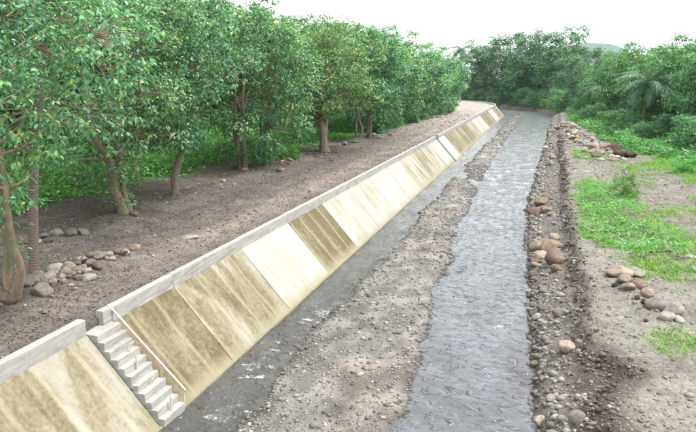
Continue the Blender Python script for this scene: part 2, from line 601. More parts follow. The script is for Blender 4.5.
def grid_mesh(name, xs, ys, zf, mat, cols=None, attrs=None, smooth=True):
    gx, gy = np.meshgrid(xs, ys)
    x, y = gx.ravel(), gy.ravel()
    z = zf(x, y)
    nx, ny = len(xs), len(ys)
    i = (np.arange(ny - 1)[:, None] * nx + np.arange(nx - 1)[None]).ravel()
    F = np.stack([i, i + 1, i + 1 + nx, i + nx], 1)
    return npmesh(name, np.stack([x, y, z], 1), F, mat, smooth, attrs and attrs(x, y), cols and cols(x, y))


def growing(start, step0, rate, end):
    out = [start]
    while out[-1] < end:
        out.append(out[-1] + max(step0, rate * abs(out[-1] - start)))
    return out


xs_l = [-10.15 - q for q in growing(0, 0.14, 0.03, 2900)[1:]]
xs_m = [-10.15, -10.10, -10.05, -8.2, -7.8] + list(np.arange(-7.2, -1.0, 0.5)) + list(np.arange(-1.0, 6.0, 0.085))
xs_r = [6.0 + q for q in growing(0, 0.10, 0.03, 2900)]
XS = np.array(sorted(xs_l) + xs_m + xs_r)
ys_n = [6.0]
while ys_n[-1] < 240: ys_n.append(ys_n[-1] + max(0.09, 0.0075 * ys_n[-1]))
YS = np.array([-400, -150, -60, -20, -5, 0, 3] + ys_n + [ys_n[-1] + q for q in growing(0, 3, 0.12, 2750)[1:]])


def grass_amount(x, y):
    """green ground cover on the right bank"""
    X, v = river_coords(x, y)
    n = fbm(x * 0.55, y * 0.45, 4, 71)
    sc = scarp_x(v)
    # main weed patch beside the path
    n2 = fbm(x * 1.7, y * 1.5, 3, 73)
    xl = np.interp(v, [21, 24, 27, 30, 36, 44, 50], [5.6, 4.3, 3.3, 2.2, 2.0, 2.2, 2.6])
    xh = np.interp(v, [21, 25, 30, 35, 40, 50], [8.8, 8.3, 7.4, 6.4, 5.3, 4.6])
    wob = (n - 0.5) * 2.2 + (n2 - 0.5) * 1.2
    a = sstep(-0.5, 0.6, x - xl + wob) * (1 - sstep(-0.7, 0.6, x - xh + wob)) * sstep(21.5, 25.5, y + wob * 2) * (1 - sstep(43, 50, y + wob * 3))
    a = a * (0.6 + 0.4 * sstep(0.36, 0.56, n2))
    b = sstep(0.46, 0.62, n + 0.05 * (y > 55)) * sstep(54, 64, y) * sstep(0.6, 1.5, X - sc) * 0.8
    line = np.interp(v, [30, 52, 66, 94, 137, 190], [11.5, 9.0, 8.4, 7.4, 6.6, 6.0])
    c = sstep(-0.8, 1.2, X - line + (n - 0.5) * 6) * (y > 40)
    d = (sstep(0.56, 0.72, n) * 0.6 + 0.10 * sstep(0.5, 0.6, fbm(x * 1.5, y * 1.5, 2, 75))) * (y < 60) * sstep(1.0, 2.6, X - sc + 0.3)
    return np.clip(np.maximum.reduce([a, b, c, d]), 0, 1) * (X > sc + 0.1)


def left_green(x, y):
    X, v = river_coords(x, y)
    n = fbm(x * 0.35, y * 0.35, 4, 81)
    edge = np.interp(v, [5, 20, 30, 40, 50, 70, 90, 120, 160], [-23.5, -22.0, -21.5, -21.0, -19.5, -17.8, -17.2, -17.0, -24])
    return sstep(0.9, -0.9, X - edge + (n - 0.5) * 4)


def soil_cols(x, y):
    X, v = river_coords(x, y)
    n = fbm(x * 0.5, y * 0.5, 4, 91)[:, None]
    left = np.array([0.158, 0.140, 0.124]) * (0.8 + 0.5 * n)
    tr = (np.exp(-((X + 11.6) / 1.1) ** 2) * (0.4 + n[:, 0]))[:, None]
    left = left * (1 - 0.7 * tr) + 0.7 * tr * np.array([0.33, 0.285, 0.24])
    trk = np.exp(-((X + 14.6) / 0.9) ** 2)[:, None] * 0.7
    left = left * (1 - trk) + trk * np.array([0.135, 0.118, 0.114])
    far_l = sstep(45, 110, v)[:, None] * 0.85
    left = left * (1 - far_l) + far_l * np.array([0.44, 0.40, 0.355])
    g = left_green(x, y)[:, None]
    left = left * (1 - g) + g * np.array([0.095, 0.160, 0.050])
    sc = scarp_x(v)
    xr = water_right(v)
    dirt = np.array([0.270, 0.253, 0.222]) * (0.85 + 0.35 * n)
    side = sstep(2.2, 4.0, X - sc)[:, None] * 0.6
    dirt = dirt * (1 - side) + side * np.array([0.225, 0.200, 0.176])
    shore = np.array([0.215, 0.195, 0.175]) * (0.75 + 0.5 * n)
    face = np.exp(-((X - sc + 0.02) / 0.24) ** 2)[:, None] * 0.75 * sstep(0.25, 0.6, n)
    f = sstep(-0.1, 0.2, X - sc)[:, None]
    right = shore * (1 - f) + dirt * f
    right = right * (1 - face) + face * np.array([0.095, 0.079, 0.068])
    dm = (sstep(18.5, 16.0, v) * sstep(0.5, 1.0, X - xr) * sstep(0.9, 0.3, X - sc))[:, None] * 0.75
    right = right * (1 - dm) + dm * np.array([0.095, 0.072, 0.060])
    gr = grass_amount(x, y)[:, None] * 0.75
    right = right * (1 - gr) + gr * np.array([0.20, 0.225, 0.085])
    wet = sstep(0.35, -0.1, X - xr)[:, None] * 0.55
    right = right * (1 - wet * 0.8)
    bed = np.array([0.07, 0.065, 0.055])
    c = np.where((X < -9)[:, None], left, np.where((X < xr - 0.8)[:, None], bed, right))
    c = c * 0.72
    far = sstep(190, 240, np.hypot(x, y))[:, None]
    return c * (1 - far) + far * np.array([0.05, 0.08, 0.04])


ground = link('ground', grid_mesh('ground', XS, YS, ground_z, M['ground'], lambda x, y: {'soil': soil_cols(x, y)}))
tag(ground, kind='structure')

# gravel bar in midstream
vs = [6.0]
while vs[-1] < 178: vs.append(vs[-1] + max(0.07, 0.006 * vs[-1]))
vs = np.array(vs)
us = np.linspace(-0.08, 1.08, 64)


def bar_z(u, v, x):
    n_hi = fbm(x * 1.3, v * 1.3, 4, 101) - 0.5
    n_lo = fbm(x * 0.45, v * 0.30, 3, 103) - 0.5
    n_fi = fbm(x * 5.5, v * 5.5, 3, 105) - 0.5
    e = np.minimum(u, 1 - u)
    z = -0.05 + 0.15 * sstep(-0.06, 0.16, e) + 0.08 * n_hi + 0.26 * n_lo + 0.035 * n_fi
    notch = np.exp(-((v - 53.0 + (u - 0.5) * 6.0) / 1.7) ** 2)
    end = sstep(150, 172, v)
    return z - 0.20 * notch - 0.3 * end - 0.4 * sstep(0.0, -0.08, e)


gu, gv = np.meshgrid(us, vs)
gu, gv = gu.ravel(), gv.ravel()
bx = bar_left(gv) + gu * (bar_right(gv) - bar_left(gv))
bz = bar_z(gu, gv, bx)
wx, wy = from_river(bx, gv)
nx, ny = len(us), len(vs)
i = (np.arange(ny - 1)[:, None] * nx + np.arange(nx - 1)[None]).ravel()
nb = fbm(bx * 0.7, gv * 0.4, 4, 107)[:, None]
bc = np.array([0.132, 0.126, 0.116]) * (0.75 + 0.5 * nb)
nb2 = fbm(bx * 0.35 + 9, gv * 0.22, 3, 109)[:, None]
rst = sstep(0.5, 0.68, nb2) * 0.55
bc = bc * (1 - rst) + rst * np.array([0.150, 0.126, 0.104])
bc = bc * (0.72 + 0.55 * sstep(0.35, 0.65, fbm(bx * 1.6, gv * 1.1, 4, 119))[:, None])
bc = bc * (1 - 0.6 * sstep(0.10, -0.02, bz)[:, None])
gg = (np.exp(-((gv - 92) / 13) ** 2) * np.exp(-((gu - 0.22) / 0.22) ** 2) * sstep(0.4, 0.55, nb[:, 0]))[:, None]
bc = bc * (1 - gg) + gg * np.array([0.17, 0.21, 0.06])
bar = link('gravel_bar', npmesh('gravel_bar', np.stack([wx, wy, bz], 1), np.stack([i, i + 1, i + 1 + nx, i + nx], 1), M['gravel'], True, None, {'soil': bc}))
tag(bar, kind='structure')


def bar_height(x, v):
    u = (x - bar_left(v)) / (bar_right(v) - bar_left(v))
    return bar_z(u, v, x)


# river surface
vs = [2.0]
while vs[-1] < 330: vs.append(vs[-1] + max(0.075, 0.006 * vs[-1]))
vs = np.array(vs)
us = np.linspace(0, 1, 120)
gu, gv = np.meshgrid(us, vs)
gu, gv = gu.ravel(), gv.ravel()
rx = -8.35 + gu * (water_right(gv) + 0.55 + 8.35)
rz = 0.10 * (fbm(rx * 1.2, gv * 1.1, 2, 111) - 0.5) + 0.075 * (fbm(rx * 2.6 + gv * .7, gv * 2.9 - rx * .7, 3, 113) - 0.5)
wx, wy = from_river(rx, gv)
nx, ny = len(us), len(vs)
i = (np.arange(ny - 1)[:, None] * nx + np.arange(nx - 1)[None]).ravel()
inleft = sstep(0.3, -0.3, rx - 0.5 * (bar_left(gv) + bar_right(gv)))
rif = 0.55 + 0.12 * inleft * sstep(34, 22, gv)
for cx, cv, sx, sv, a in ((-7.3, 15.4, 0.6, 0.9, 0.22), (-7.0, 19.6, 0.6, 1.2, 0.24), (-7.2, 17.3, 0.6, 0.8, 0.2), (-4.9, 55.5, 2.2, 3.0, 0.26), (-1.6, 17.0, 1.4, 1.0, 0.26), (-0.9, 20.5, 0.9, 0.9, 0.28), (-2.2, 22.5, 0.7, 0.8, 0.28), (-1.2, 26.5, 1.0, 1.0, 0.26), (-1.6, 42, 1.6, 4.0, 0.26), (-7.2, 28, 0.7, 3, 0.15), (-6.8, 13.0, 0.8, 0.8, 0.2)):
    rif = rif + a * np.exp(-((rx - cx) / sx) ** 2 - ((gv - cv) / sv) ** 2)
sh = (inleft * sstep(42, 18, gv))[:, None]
rc = (np.array([0.078, 0.081, 0.086]) + 0.09 * sstep(25, 100, gv)[:, None]) * (1 - sh) + sh * np.array([0.060, 0.058, 0.055])  # distant water painted paler, in place of the silvery sky reflection
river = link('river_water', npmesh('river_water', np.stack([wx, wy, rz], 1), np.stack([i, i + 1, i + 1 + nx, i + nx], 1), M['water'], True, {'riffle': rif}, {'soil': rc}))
tag(river, kind='structure')

# far hills
hx = np.linspace(-2900, 2900, 220)
hy = np.linspace(2200, 3000, 14)


def hill_z(x, y):
    a = 135 * np.exp(-((x - 165) / 230) ** 2) + 60 * (fbm(x * 0.006, y * 0.004, 5, 121) - 0.4)
    return 2 + (a - 6) * np.sin(np.clip((y - 2200) / 800, 0, 1) * np.pi) ** 0.7


tag(link('hills', grid_mesh('hills', hx, hy, hill_z, M['hill'])), kind='structure')

# ------------------------------------------------------------------ concrete flood wall
wall = empty('flood_wall', (TOE_X, 10, 0))
tag(wall, 'long sloping concrete flood wall with brown stains along the left river bank', 'flood wall')
WL = (-TOE_X, -10, 0)


def sec(X, v, z):
    x, y = from_river(X, v)
    return (float(x), float(y), z)


def wall_strip(name, prof, v0, v1, mat, parent, bev=0.0, wear=(0, 0), **props):
    """prof: closed outline of (X, z) points, swept along the river from v0 to v1"""
    n = 1 if v1 <= BEND_Y else max(1, int((v1 - v0) / 3))
    k = len(prof)
    V, F = [], []
    for q in range(n + 1):
        v = v0 + (v1 - v0) * q / n
        V += [sec(X, v, z) for X, z in prof]
    mb = MB()
    for q in range(n):
        for j in range(k):
            a, b = q * k + j, q * k + (j + 1) % k
            F.append([a, b, b + k, a + k])
    mb.add(V, F)
    mid = np.mean(prof, axis=0)
    for q, e in ((0, 0), (n, 1)):
        ring = list(range(q * k, q * k + k))
        fan = [[ring[0], ring[j], ring[j + 1]] if e else [ring[0], ring[j + 1], ring[j]] for j in range(1, k - 1)]
        mb.add(V, fan)
    me = mb.mesh(name, mat)
    o = link(name, me, parent, WL)
    # weld
    bm_fix(me, *wear)
    if bev: bevelled(o, bev)
    for a, b in props.items(): o[a] = b
    return o


def bm_fix(me, cuts=0, jit=0.0):
    import bmesh
    bm = bmesh.new()
    bm.from_mesh(me)
    bmesh.ops.remove_doubles(bm, verts=bm.verts, dist=0.0005)
    if cuts:
        bmesh.ops.dissolve_limit(bm, angle_limit=0.05, verts=bm.verts, edges=bm.edges)
        bmesh.ops.subdivide_edges(bm, edges=bm.edges[:], cuts=cuts, use_grid_fill=True)
        for v in bm.verts:
            v.co.x += random.uniform(-jit, jit)
            v.co.y += random.uniform(-jit, jit)
            v.co.z += random.uniform(-jit, jit)
    bmesh.ops.delete(bm, geom=[v for v in bm.verts if not v.link_faces], context='VERTS')
    bmesh.ops.recalc_face_normals(bm, faces=bm.faces)
    bm.to_mesh(me)
    bm.free()


STAIR1 = (11.87, 12.75)
sl = np.array([TOE_X - CREST_X, -CREST_Z])
sl = sl / np.linalg.norm(sl)
nrm = np.array([-sl[1], sl[0]])          # outward normal in (X, z)
panels = [(2.2, 6.7, .6), (6.7, 11.85, .80), (11.87, 15.6, 1.0), (15.6, 20.05, .86), (20.05, 24.5, .34), (24.5, 28.95, 1.08),
          (28.95, 33.4, .46), (33.4, 37.85, .48), (37.85, 42.3, .32), (42.3, 46.75, .36), (46.75, 51.2, .58), (51.2, 55.65, .80),
          (55.65, 60.1, .62), (60.1, 64.9, .34), (64.9, 69.0, .12), (69.0, 76, 1.0), (76, 84, .86), (84, 91, .95), (91, 98, .70),
          (98, 105, .42), (105, 112, .40), (112, 120, 1.05), (120, 129, .9), (129, 139, .3), (139, 149.9, .98)]
for v in range(0, 90, 10): panels.append((150 + v, 160 + v, 0.4 + 0.5 * random.random()))
for v0, v1, s in panels:
    off = 0.012 * (random.random() - 0.5) + (0.16 if v0 == 64.9 else 0.0)
    c0 = np.array([CREST_X, CREST_Z]) + nrm * off
    t0 = c0 + sl * (np.hypot(TOE_X - CREST_X, CREST_Z) + 0.75)
    prof = [tuple(c0), tuple(t0), tuple(t0 - nrm * 0.14), tuple(c0 - nrm * 0.14)]
    o = wall_strip('panel', prof, v0 + 0.012, v1 - 0.012, M['concrete'], wall, stain=s)
    if s > 0.8: o['label'] = 'concrete slope panel stained dark brown'
# core behind the panels
cb = np.array([CREST_X, CREST_Z]) - nrm * 0.17
tb = cb + sl * 3.5
wall_strip('core', [tuple(cb + sl * 0.02), tuple(tb), (-12.3, -0.9), (-12.3, 2.02), (-10.3, 2.02)], 2.2, 239.9, M['parapet'], wall)
# toe beam along the water
wall_strip('toe_beam', [(TOE_X - 0.15, 0.05), (TOE_X + 0.06, 0.05), (TOE_X + 0.06, -0.5), (TOE_X - 0.15, -0.5)], 2.2, 150, M['concrete'], wall, stain=1.0)
# parapet segments
PAR = [(2.2, 7.0), (7.0, 11.84), (12.45, 15.6)]
v = 15.6
while v < 64: PAR.append((v, min(v + 4.45, 64.6))); v += 4.45
PAR = [q for q in PAR if q[1] - q[0] > 0.3]
v = 65.8
while v < 149: PAR.append((v, min(v + 7.0, 150))); v += 7.0
v = 150
while v < 238: PAR.append((v, v + 9)); v += 9
for v0, v1 in PAR:
    if v1 - v0 < 0.2: continue
    pz = CREST_Z + 0.385 + 0.014 * (random.random() - 0.5)
    px_ = 0.012 * (random.random() - 0.5)
    wall_strip('parapet', [(CREST_X + px_ - 0.004, CREST_Z - 0.15), (CREST_X + px_ - 0.004, pz), (CREST_X - 0.215 + px_, pz), (CREST_X - 0.215 + px_, CREST_Z - 0.15)],
               v0 + 0.006, v1 - 0.006, M['parapet'], wall, bev=0.014, wear=(6, 0.006) if v0 < 60 else (0, 0))


def staircase(v0, v1, label, rails=True):
    st = empty('concrete_stairs', (TOE_X, v0, 0))
    tag(st, label, 'stairs')
    off = (-TOE_X, -v0, 0)
    n = 11
    rise = CREST_Z / n
    run = (TOE_X - CREST_X) / n
    for q in range(n):
        zt = CREST_Z + (0.02 if rails else -0.05) - q * rise
        xa = CREST_X - 0.16 + q * run
        xb = xa + run + (0.24 if rails else 0.13) + 0.02 * random.random()
        mb = MB()
        j = lambda s: s * (random.random() - 0.5)
        zt += j(0.02)
        # each step: flat tread, riser and a sawtooth underside that sinks into the slope
        mb.hexa([(xa, v0 + j(.02), zt - rise - 0.10), (xb, v0 + j(.02), zt - rise - 0.10), (xb, v1, zt - rise - 0.10), (xa, v1, zt - rise - 0.10),
                 (xa, v0 + j(.03), zt), (xb + j(.03), v0 + j(.03), zt + j(.015)), (xb + j(.03), v1, zt + j(.01)), (xa, v1, zt)])
        me = mb.mesh('step', M['parapet'])
        o = link('step', me, st, off)
        o['stain'] = 0.30 + 0.25 * random.random()
        bm_fix(me, 4, 0.0045)
        bevelled(o, 0.012)
    if rails:
        top = np.array([CREST_X - 0.12, v1 + 0.06, CREST_Z + 0.42])
        bot = np.array([TOE_X + 0.10, v1 + 0.06, 0.50])
        hr = link('handrail', MB().tube([top + (bot - top) * q for q in np.linspace(0, 1, 6)], 0.028, 8).mesh('handrail', M['steel'], True), st, off)
        for q in (0.03, 0.36, 0.68, 0.97):
            p = top + (bot - top) * q
            zb = CREST_Z + (p[0] - CREST_X) * (-CREST_Z / (TOE_X - CREST_X)) - 0.1
            link('post', MB().tube([(p[0], p[1], zb), (p[0], p[1], p[2] / 2 + zb / 2), p], 0.024, 6).mesh('post', M['steel'], True), hr)
        for q, hh, ln in ((0.28, 0.30, 0.16), (0.46, 0.42, 0.0), (0.93, 0.46, 0.0), (0.62, 0.22, 0.1)):
            x = CREST_X + q * (TOE_X - CREST_X) + 0.12
            z0 = CREST_Z - q * CREST_Z - 0.02
            y = v0 + 0.42 + 0.1 * random.random()
            link('broken_post', MB().tube([(x, y, z0), (x + ln * 0.4, y + ln * .3, z0 + hh * 0.5), (x + ln, y + ln, z0 + hh)], 0.02, 6).mesh('broken_post', M['steel'], True), st, off)
    return st


staircase(*STAIR1, 'near concrete stairs with a pipe handrail down the sloping flood wall')


# ------------------------------------------------------------------ stones
def ico(sub):
    import bmesh
    bm = bmesh.new()
    bmesh.ops.create_icosphere(bm, subdivisions=sub, radius=1)
    V = np.array([v.co[:] for v in bm.verts])
    F = np.array([[v.index for v in f.verts] for f in bm.faces])
    bm.free()
    return V, F


IV, IF = ico(4)
IV1, IF1 = ico(1)


def stone_mesh(seed, flat=0.7):
    r = np.random.default_rng(seed)
    V = IV.copy()
    d = np.zeros(len(V))
    for k in range(10):                      # planar cuts give worn facets
        a = unit(r.normal(size=3))
        h = r.uniform(0.64, 0.94)
        s = V @ a
        V = V - np.maximum(s - h, 0)[:, None] * a * 0.66
    for k in range(9):
        a = unit(r.normal(size=3)) * r.uniform(1.5, 5.5)
        d += np.sin(V @ a + r.uniform(0, 6)) * 0.022
    V = V * (1 + d)[:, None] * np.array([1.0, r.uniform(0.68, 0.95), flat * r.uniform(0.85, 1.1)])
    return npmesh('stone', V, IF, M['stone'], True)


STONES = [stone_mesh(200 + q, 0.62 + 0.05 * (q % 4)) for q in range(9)]
TINTS = {'tan': (0.29, 0.24, 0.185), 'brown': (0.195, 0.150, 0.112), 'grey': (0.205, 0.187, 0.165), 'pale': (0.33, 0.305, 0.265), 'dark': (0.055, 0.038, 0.030), 'rust': (0.155, 0.100, 0.072)}


def stone(x, y, size, tint, label, group=None, sink=0.30, zf=None, name='stone', stretch=1.0, flat=1.0, rz=None):
    z = (zf or gz)(x, y)
    me = STONES[random.randrange(len(STONES))]
    o = link(name, me, None, (x, y, z + size * 0.5 * flat * (0.66 - 2 * sink * 0.66)),
             (random.uniform(-.25, .25), random.uniform(-.25, .25), random.uniform(0, 6.28) if rz is None else rz),
             (size / 2 * stretch, size / 2, size / 2 * flat))
    c = TINTS[tint]
    k = random.uniform(0.82, 1.18)
    o['tint'] = [c[0] * k, c[1] * k, c[2] * k * random.uniform(.94, 1.06)]
    return tag(o, label, 'stone', group)


def pick(*w):
    return random.choices([a for a, _ in w], [b for _, b in w])[0]


# left bank: heap beside the palm, running toward the path
g, lb = 'stones heaped beside the ringed palm trunk', 'grey brown stone in the long heap beside the ringed palm trunk'
stone(-13.02, 12.62, 0.62, 'brown', 'largest rounded brown boulder at the foot of the pale forked trunk', flat=1.05, name='boulder')
stone(-12.55, 13.35, 0.60, 'tan', 'wide tan boulder in front of the ringed palm trunk', name='boulder', flat=0.9)
for q in range(66):
    s = random.random()
    y = 13.4 + 4.0 * s
    x = -12.95 - 0.1 * s + random.gauss(0, 0.36) * (1.15 - 0.6 * s)
    if math.hypot(x + 13.7, y - 14.35) < 0.32 or math.hypot(x + 12.55, y - 13.35) < .4: continue
    stone(x, y, random.uniform(0.20, 0.46) * (1.1 - 0.25 * s), pick(('grey', 4), ('tan', 2), ('brown', 2), ('pale', 1.5)), lb, g, 0.2)
for q in range(5):
    stone(-13.05 + random.gauss(0, .12), 17.2 + q * 0.32, random.uniform(.28, .42), pick(('brown', 3), ('tan', 1)), 'flat brown stone at the path end of the left heap', 'brown stones ending the left heap', 0.25)
for q in range(8):
    stone(-12.3 - 0.05 * q + random.gauss(0, .3), 12.2 + random.random() * 2.2, random.uniform(.12, .24), pick(('pale', 3), ('grey', 2)), 'small pale stone scattered in front of the left stone heap', 'small stones before the left heap', 0.25)
for q in range(8):
    stone(-17.1 + random.gauss(0, .25) + .1 * q, 17.6 + q * 0.32, random.uniform(.3, .5), pick(('grey', 2), ('rust', 2), ('tan', 1)), 'grey stone in the short row behind the dark wheel track', 'stones behind the wheel track', 0.25)
for q in range(26):
    y = random.uniform(22, 50)
    x = -16.2 - 0.03 * (y - 22) + random.gauss(0, .7)
    stone(x, y, random.uniform(.18, .45), pick(('rust', 3), ('grey', 2), ('tan', 2), ('pale', 1)), 'loose brown stone lying along the row of left bank trees', 'stones along the left tree row', 0.3)
for q in range(12):
    y = random.uniform(55, 68)
    stone(-16.4 + random.gauss(0, .7), y, random.uniform(.25, .6), pick(('rust', 2), ('grey', 2), ('dark', 2)), 'dark stone around the feet of the thin paired trunks', 'stones at the thin paired trunks', 0.25)
stone(-12.2, 20.4, 0.62, 'pale', 'flat whitish slab lying alone on the left dirt path', sink=0.42, flat=0.45, name='slab')

# right shore
g, lb = 'stones along the right water edge', 'wet grey brown stone along the right edge of the water'
for q in range(46):
    y = 12.2 + 50 * random.random() ** 1.5
    x = float(water_right(np.array([y]))[0]) + abs(random.gauss(0.12, 0.26))
    stone(x, y, random.uniform(0.14, 0.36) * (1 + y / 90), pick(('grey', 4), ('tan', 2), ('brown', 2), ('pale', 1.2)), lb, g, 0.3)
stone(1.06, 17.6, 0.52, 'tan', 'single rounded yellow tan boulder below the near right scarp', name='boulder', sink=.25)
stone(0.90, 26.6, 0.98, 'brown', 'biggest round rust brown boulder on the right shore', name='boulder', flat=1.15, sink=.2)
stone(0.42, 27.9, 0.80, 'tan', 'tan boulder leaning just behind the biggest rust brown shore boulder', name='boulder', sink=.2)
stone(0.72, 29.2, 0.85, 'brown', 'long brown boulder third in the shore cluster', name='boulder', stretch=1.3, sink=.2)
stone(0.15, 30.3, 0.72, 'tan', 'pale brown boulder at the far end of the near shore cluster', name='boulder', sink=.2)
stone(0.95, 30.6, 0.62, 'tan', 'tan boulder near the scarp behind the long brown boulder', name='boulder', sink=.2)
stone(-0.02, 38.4, 0.95, 'rust', 'left of two dark rust boulders at the water bend', name='boulder', sink=.2)
stone(0.30, 40.6, 0.95, 'brown', 'upstream one of two rust boulders at the water bend', name='boulder', sink=.2)
stone(0.62, 37.9, 0.80, 'brown', 'low brown boulder beside the two rust boulders', name='boulder', sink=.25)
for q in range(10):
    y = random.uniform(20, 44)
    stone(random.uniform(.1, 1.1), y, random.uniform(.3, .6), pick(('grey', 2), ('brown', 2), ('tan', 1)), 'middling stone on the strip between water and right scarp', 'stones on the right shore strip', 0.28)

# right bank heap beside the path
for x, y, s, c, l, stv in ((2.98, 23.5, .82, 'tan', 'largest pale brown boulder topping the heap beside the right path', 1.2),
                           (3.62, 24.0, .62, 'pale', 'pale boulder behind the largest one of the right heap', 1.0),
                           (3.02, 22.5, .60, 'tan', 'second smooth tan boulder of the right heap', 1.2),
                           (3.42, 22.0, .60, 'brown', 'brown boulder in the middle of the right heap', 1.1),
                           (3.05, 21.6, .50, 'grey', 'grey boulder at the left edge of the right heap', 1.0),
                           (3.55, 21.2, .50, 'tan', 'round tan boulder halfway down the right heap', 1.0),
                           (3.62, 20.1, .58, 'grey', 'lower grey boulder of the right heap lying flat', 1.1),
                           (4.05, 20.0, .62, 'pale', 'whitish grey boulder at the lower right of the heap', 1.1),
                           (3.78, 19.1, .40, 'pale', 'small white stone at the bottom of the right heap', 1.2),
                           (4.12, 19.2, .36, 'pale', 'small pale stone outermost at the bottom of the right heap', 1.0)):
    stone(x, y, s, c, l, name='boulder', stretch=stv, sink=.2)
for q in range(14):
    stone(random.gauss(3.35, .38), random.uniform(18.9, 22.3), random.uniform(.14, .28), pick(('grey', 3), ('dark', 1.5), ('brown', 1)), 'small broken stone between the boulders of the right heap', 'rubble in the right heap', 0.25)
stone(5.3, 28.0, .45, 'tan', 'single tan stone in the grass beyond the weed patch', sink=.25)
stone(6.0, 27.2, .50, 'pale', 'pale flat stone on the grass at the right', sink=.35, flat=.6)
stone(5.7, 25.2, .40, 'grey', 'grey stone on bare soil near the right grass edge', sink=.3)
stone(2.35, 31.9, .9, 'pale', 'flat white slab at the left tip of the weed patch', sink=.42, flat=.3, name='slab')

# long bank of boulders upstream
g, lb = 'boulders of the long heap upstream', 'tan boulder in the long heap upstream on the right bank'
for q in range(78):
    s = random.random()
    y = 61 + 44 * s
    x = 6.1 - 2.6 * s + random.gauss(0, 0.75) - 0.3
    stone(x, y, random.uniform(.45, 1.15), pick(('tan', 4), ('pale', 2), ('brown', 3), ('grey', 2)), lb, g, 0.18)
for q in range(20):
    y = random.uniform(58, 120)
    x = float(water_right(np.array([y]))[0]) + abs(random.gauss(.4, .6))
    stone(x, y, random.uniform(.35, .9), pick(('tan', 3), ('brown', 3), ('grey', 2)), 'brown boulder at the water edge upstream on the right', 'boulders at the upstream water edge', 0.25)
stone(6.55, 63.5, 1.7, 'dark', 'big dark brown boulder at the near end of the long heap', name='boulder', sink=.2, flat=1.1)
stone(6.95, 62.0, 1.1, 'dark', 'smaller dark boulder tucked against the big dark one', name='boulder', sink=.2)
stone(7.95, 62.6, 1.25, 'dark', 'squarish dark boulder standing alone right of the long heap', name='boulder', sink=.2, flat=1.1)


# ------------------------------------------------------------------ loose pebbles and leaf litter (uncountable)
def pebbles(name, x, y, z, size, label, lo=0.0, hi=1.0, wet=None):
    n = len(x)
    r = rng.uniform(0.7, 1.25, (n, 12 if False else len(IV1), 1))
    ax = np.stack([rng.uniform(0.8, 1.4, n), rng.uniform(0.6, 1.0, n), rng.uniform(0.4, 0.8, n)], 1)[:, None]
    an = rng.uniform(0, 6.28, n)
    ca, sa = np.cos(an)[:, None], np.sin(an)[:, None]
    L = IV1[None] * (0.85 + 0.15 * r) * ax * (size / 2)[:, None, None]
    P = np.stack([L[..., 0] * ca - L[..., 1] * sa + x[:, None], L[..., 0] * sa + L[..., 1] * ca + y[:, None], L[..., 2] + (z + size * 0.08)[:, None]], -1)
    k = len(IV1)
    F = (IF1[None] + (np.arange(n) * k)[:, None, None]).reshape(-1, 3)
    a = np.clip(rng.beta(2.2, 2.6, n) * (hi - lo) + lo, 0, 1)
    if wet is not None: a = a * (1 - 0.55 * wet)
    a = np.repeat(a, k)
    o = link(name, npmesh(name, P.reshape(-1, 3), F, M['pebble'], True, {'var': a}))
    return tag(o, label, 'pebbles', None, 'stuff')


def along(n, v0, v1, p=1.8):
    return v0 + (v1 - v0) * rng.random(n) ** p


v = np.concatenate([along(10500, 10.5, 62), rng.uniform(50, 160, 3000)])
u = np.clip(rng.beta(0.5, 0.5, len(v)) * 1.05 - 0.025, -0.03, 1.03)
x = bar_left(v) + u * (bar_right(v) - bar_left(v))
z = bar_height(x, v)
keep = z > -0.07
x, v, z = x[keep], v[keep], z[keep]
pebbles('gravel', x, v, z, np.clip(rng.lognormal(-2.95, 0.5, len(x)), 0.02, 0.22) * (0.8 + np.minimum(v, 100) / 60), 'grey and tan pebbles strewn over the midstream gravel bar', 0, 1, sstep(0.07, 0.0, z))

v = along(5200, 10.5, 75)
sc, xr = scarp_x(v), water_right(v)
x = xr - 0.12 + (sc - xr + 0.1) * rng.random(len(v)) ** 1.35
pebbles('shore_pebbles', x, v, ground_z(x, v), np.clip(rng.lognormal(-2.75, 0.5, len(x)), 0.03, 0.24) * (0.8 + v / 70), 'wet pebbles covering the strip along the right water edge', 0.1, 1.0, sstep(0.5, 0.0, x - xr))

v = along(2800, 11, 80, 1.6)
x = scarp_x(v) + rng.normal(-0.10, 0.20, len(v))
pebbles('soil_clods', x, v, ground_z(x, v), np.clip(rng.lognormal(-2.75, 0.5, len(x)), 0.03, 0.26) * (0.8 + v / 80), 'dark crumbled soil clods along the right bank scarp')
bpy.data.objects['soil_clods'].data.materials[0] = M['clod']
v = along(1000, 11, 110, 1.25)
x = water_right(v) - 0.1 + np.abs(rng.normal(0.0, 0.42, len(v)))
pebbles('cobbles', x, v, ground_z(x, v), rng.uniform(0.10, 0.27, len(x)) * (0.9 + v / 110), 'rounded cobbles lining the right edge of the water', 0.25, 1.0, sstep(0.45, 0.0, x - water_right(v)))
v = rng.uniform(59, 108, 700)
x = 6.1 - 2.6 * (v - 61) / 44 + rng.normal(-0.3, 0.85, len(v))
pebbles('rubble', x, v, ground_z(x, v), rng.uniform(0.25, 0.7, len(x)), 'tan rubble filling between the boulders of the long upstream heap', 0.3, 0.95)
v = along(9000, 11.5, 75)
x = scarp_x(v) + 0.2 + 8 * rng.random(len(v)) ** 1.3
pebbles('bank_pebbles', x, v, ground_z(x, v), np.clip(rng.lognormal(-3.1, 0.5, len(x)), 0.02, 0.2) * (0.8 + v / 70), 'small stones scattered on the bare soil of the right bank')

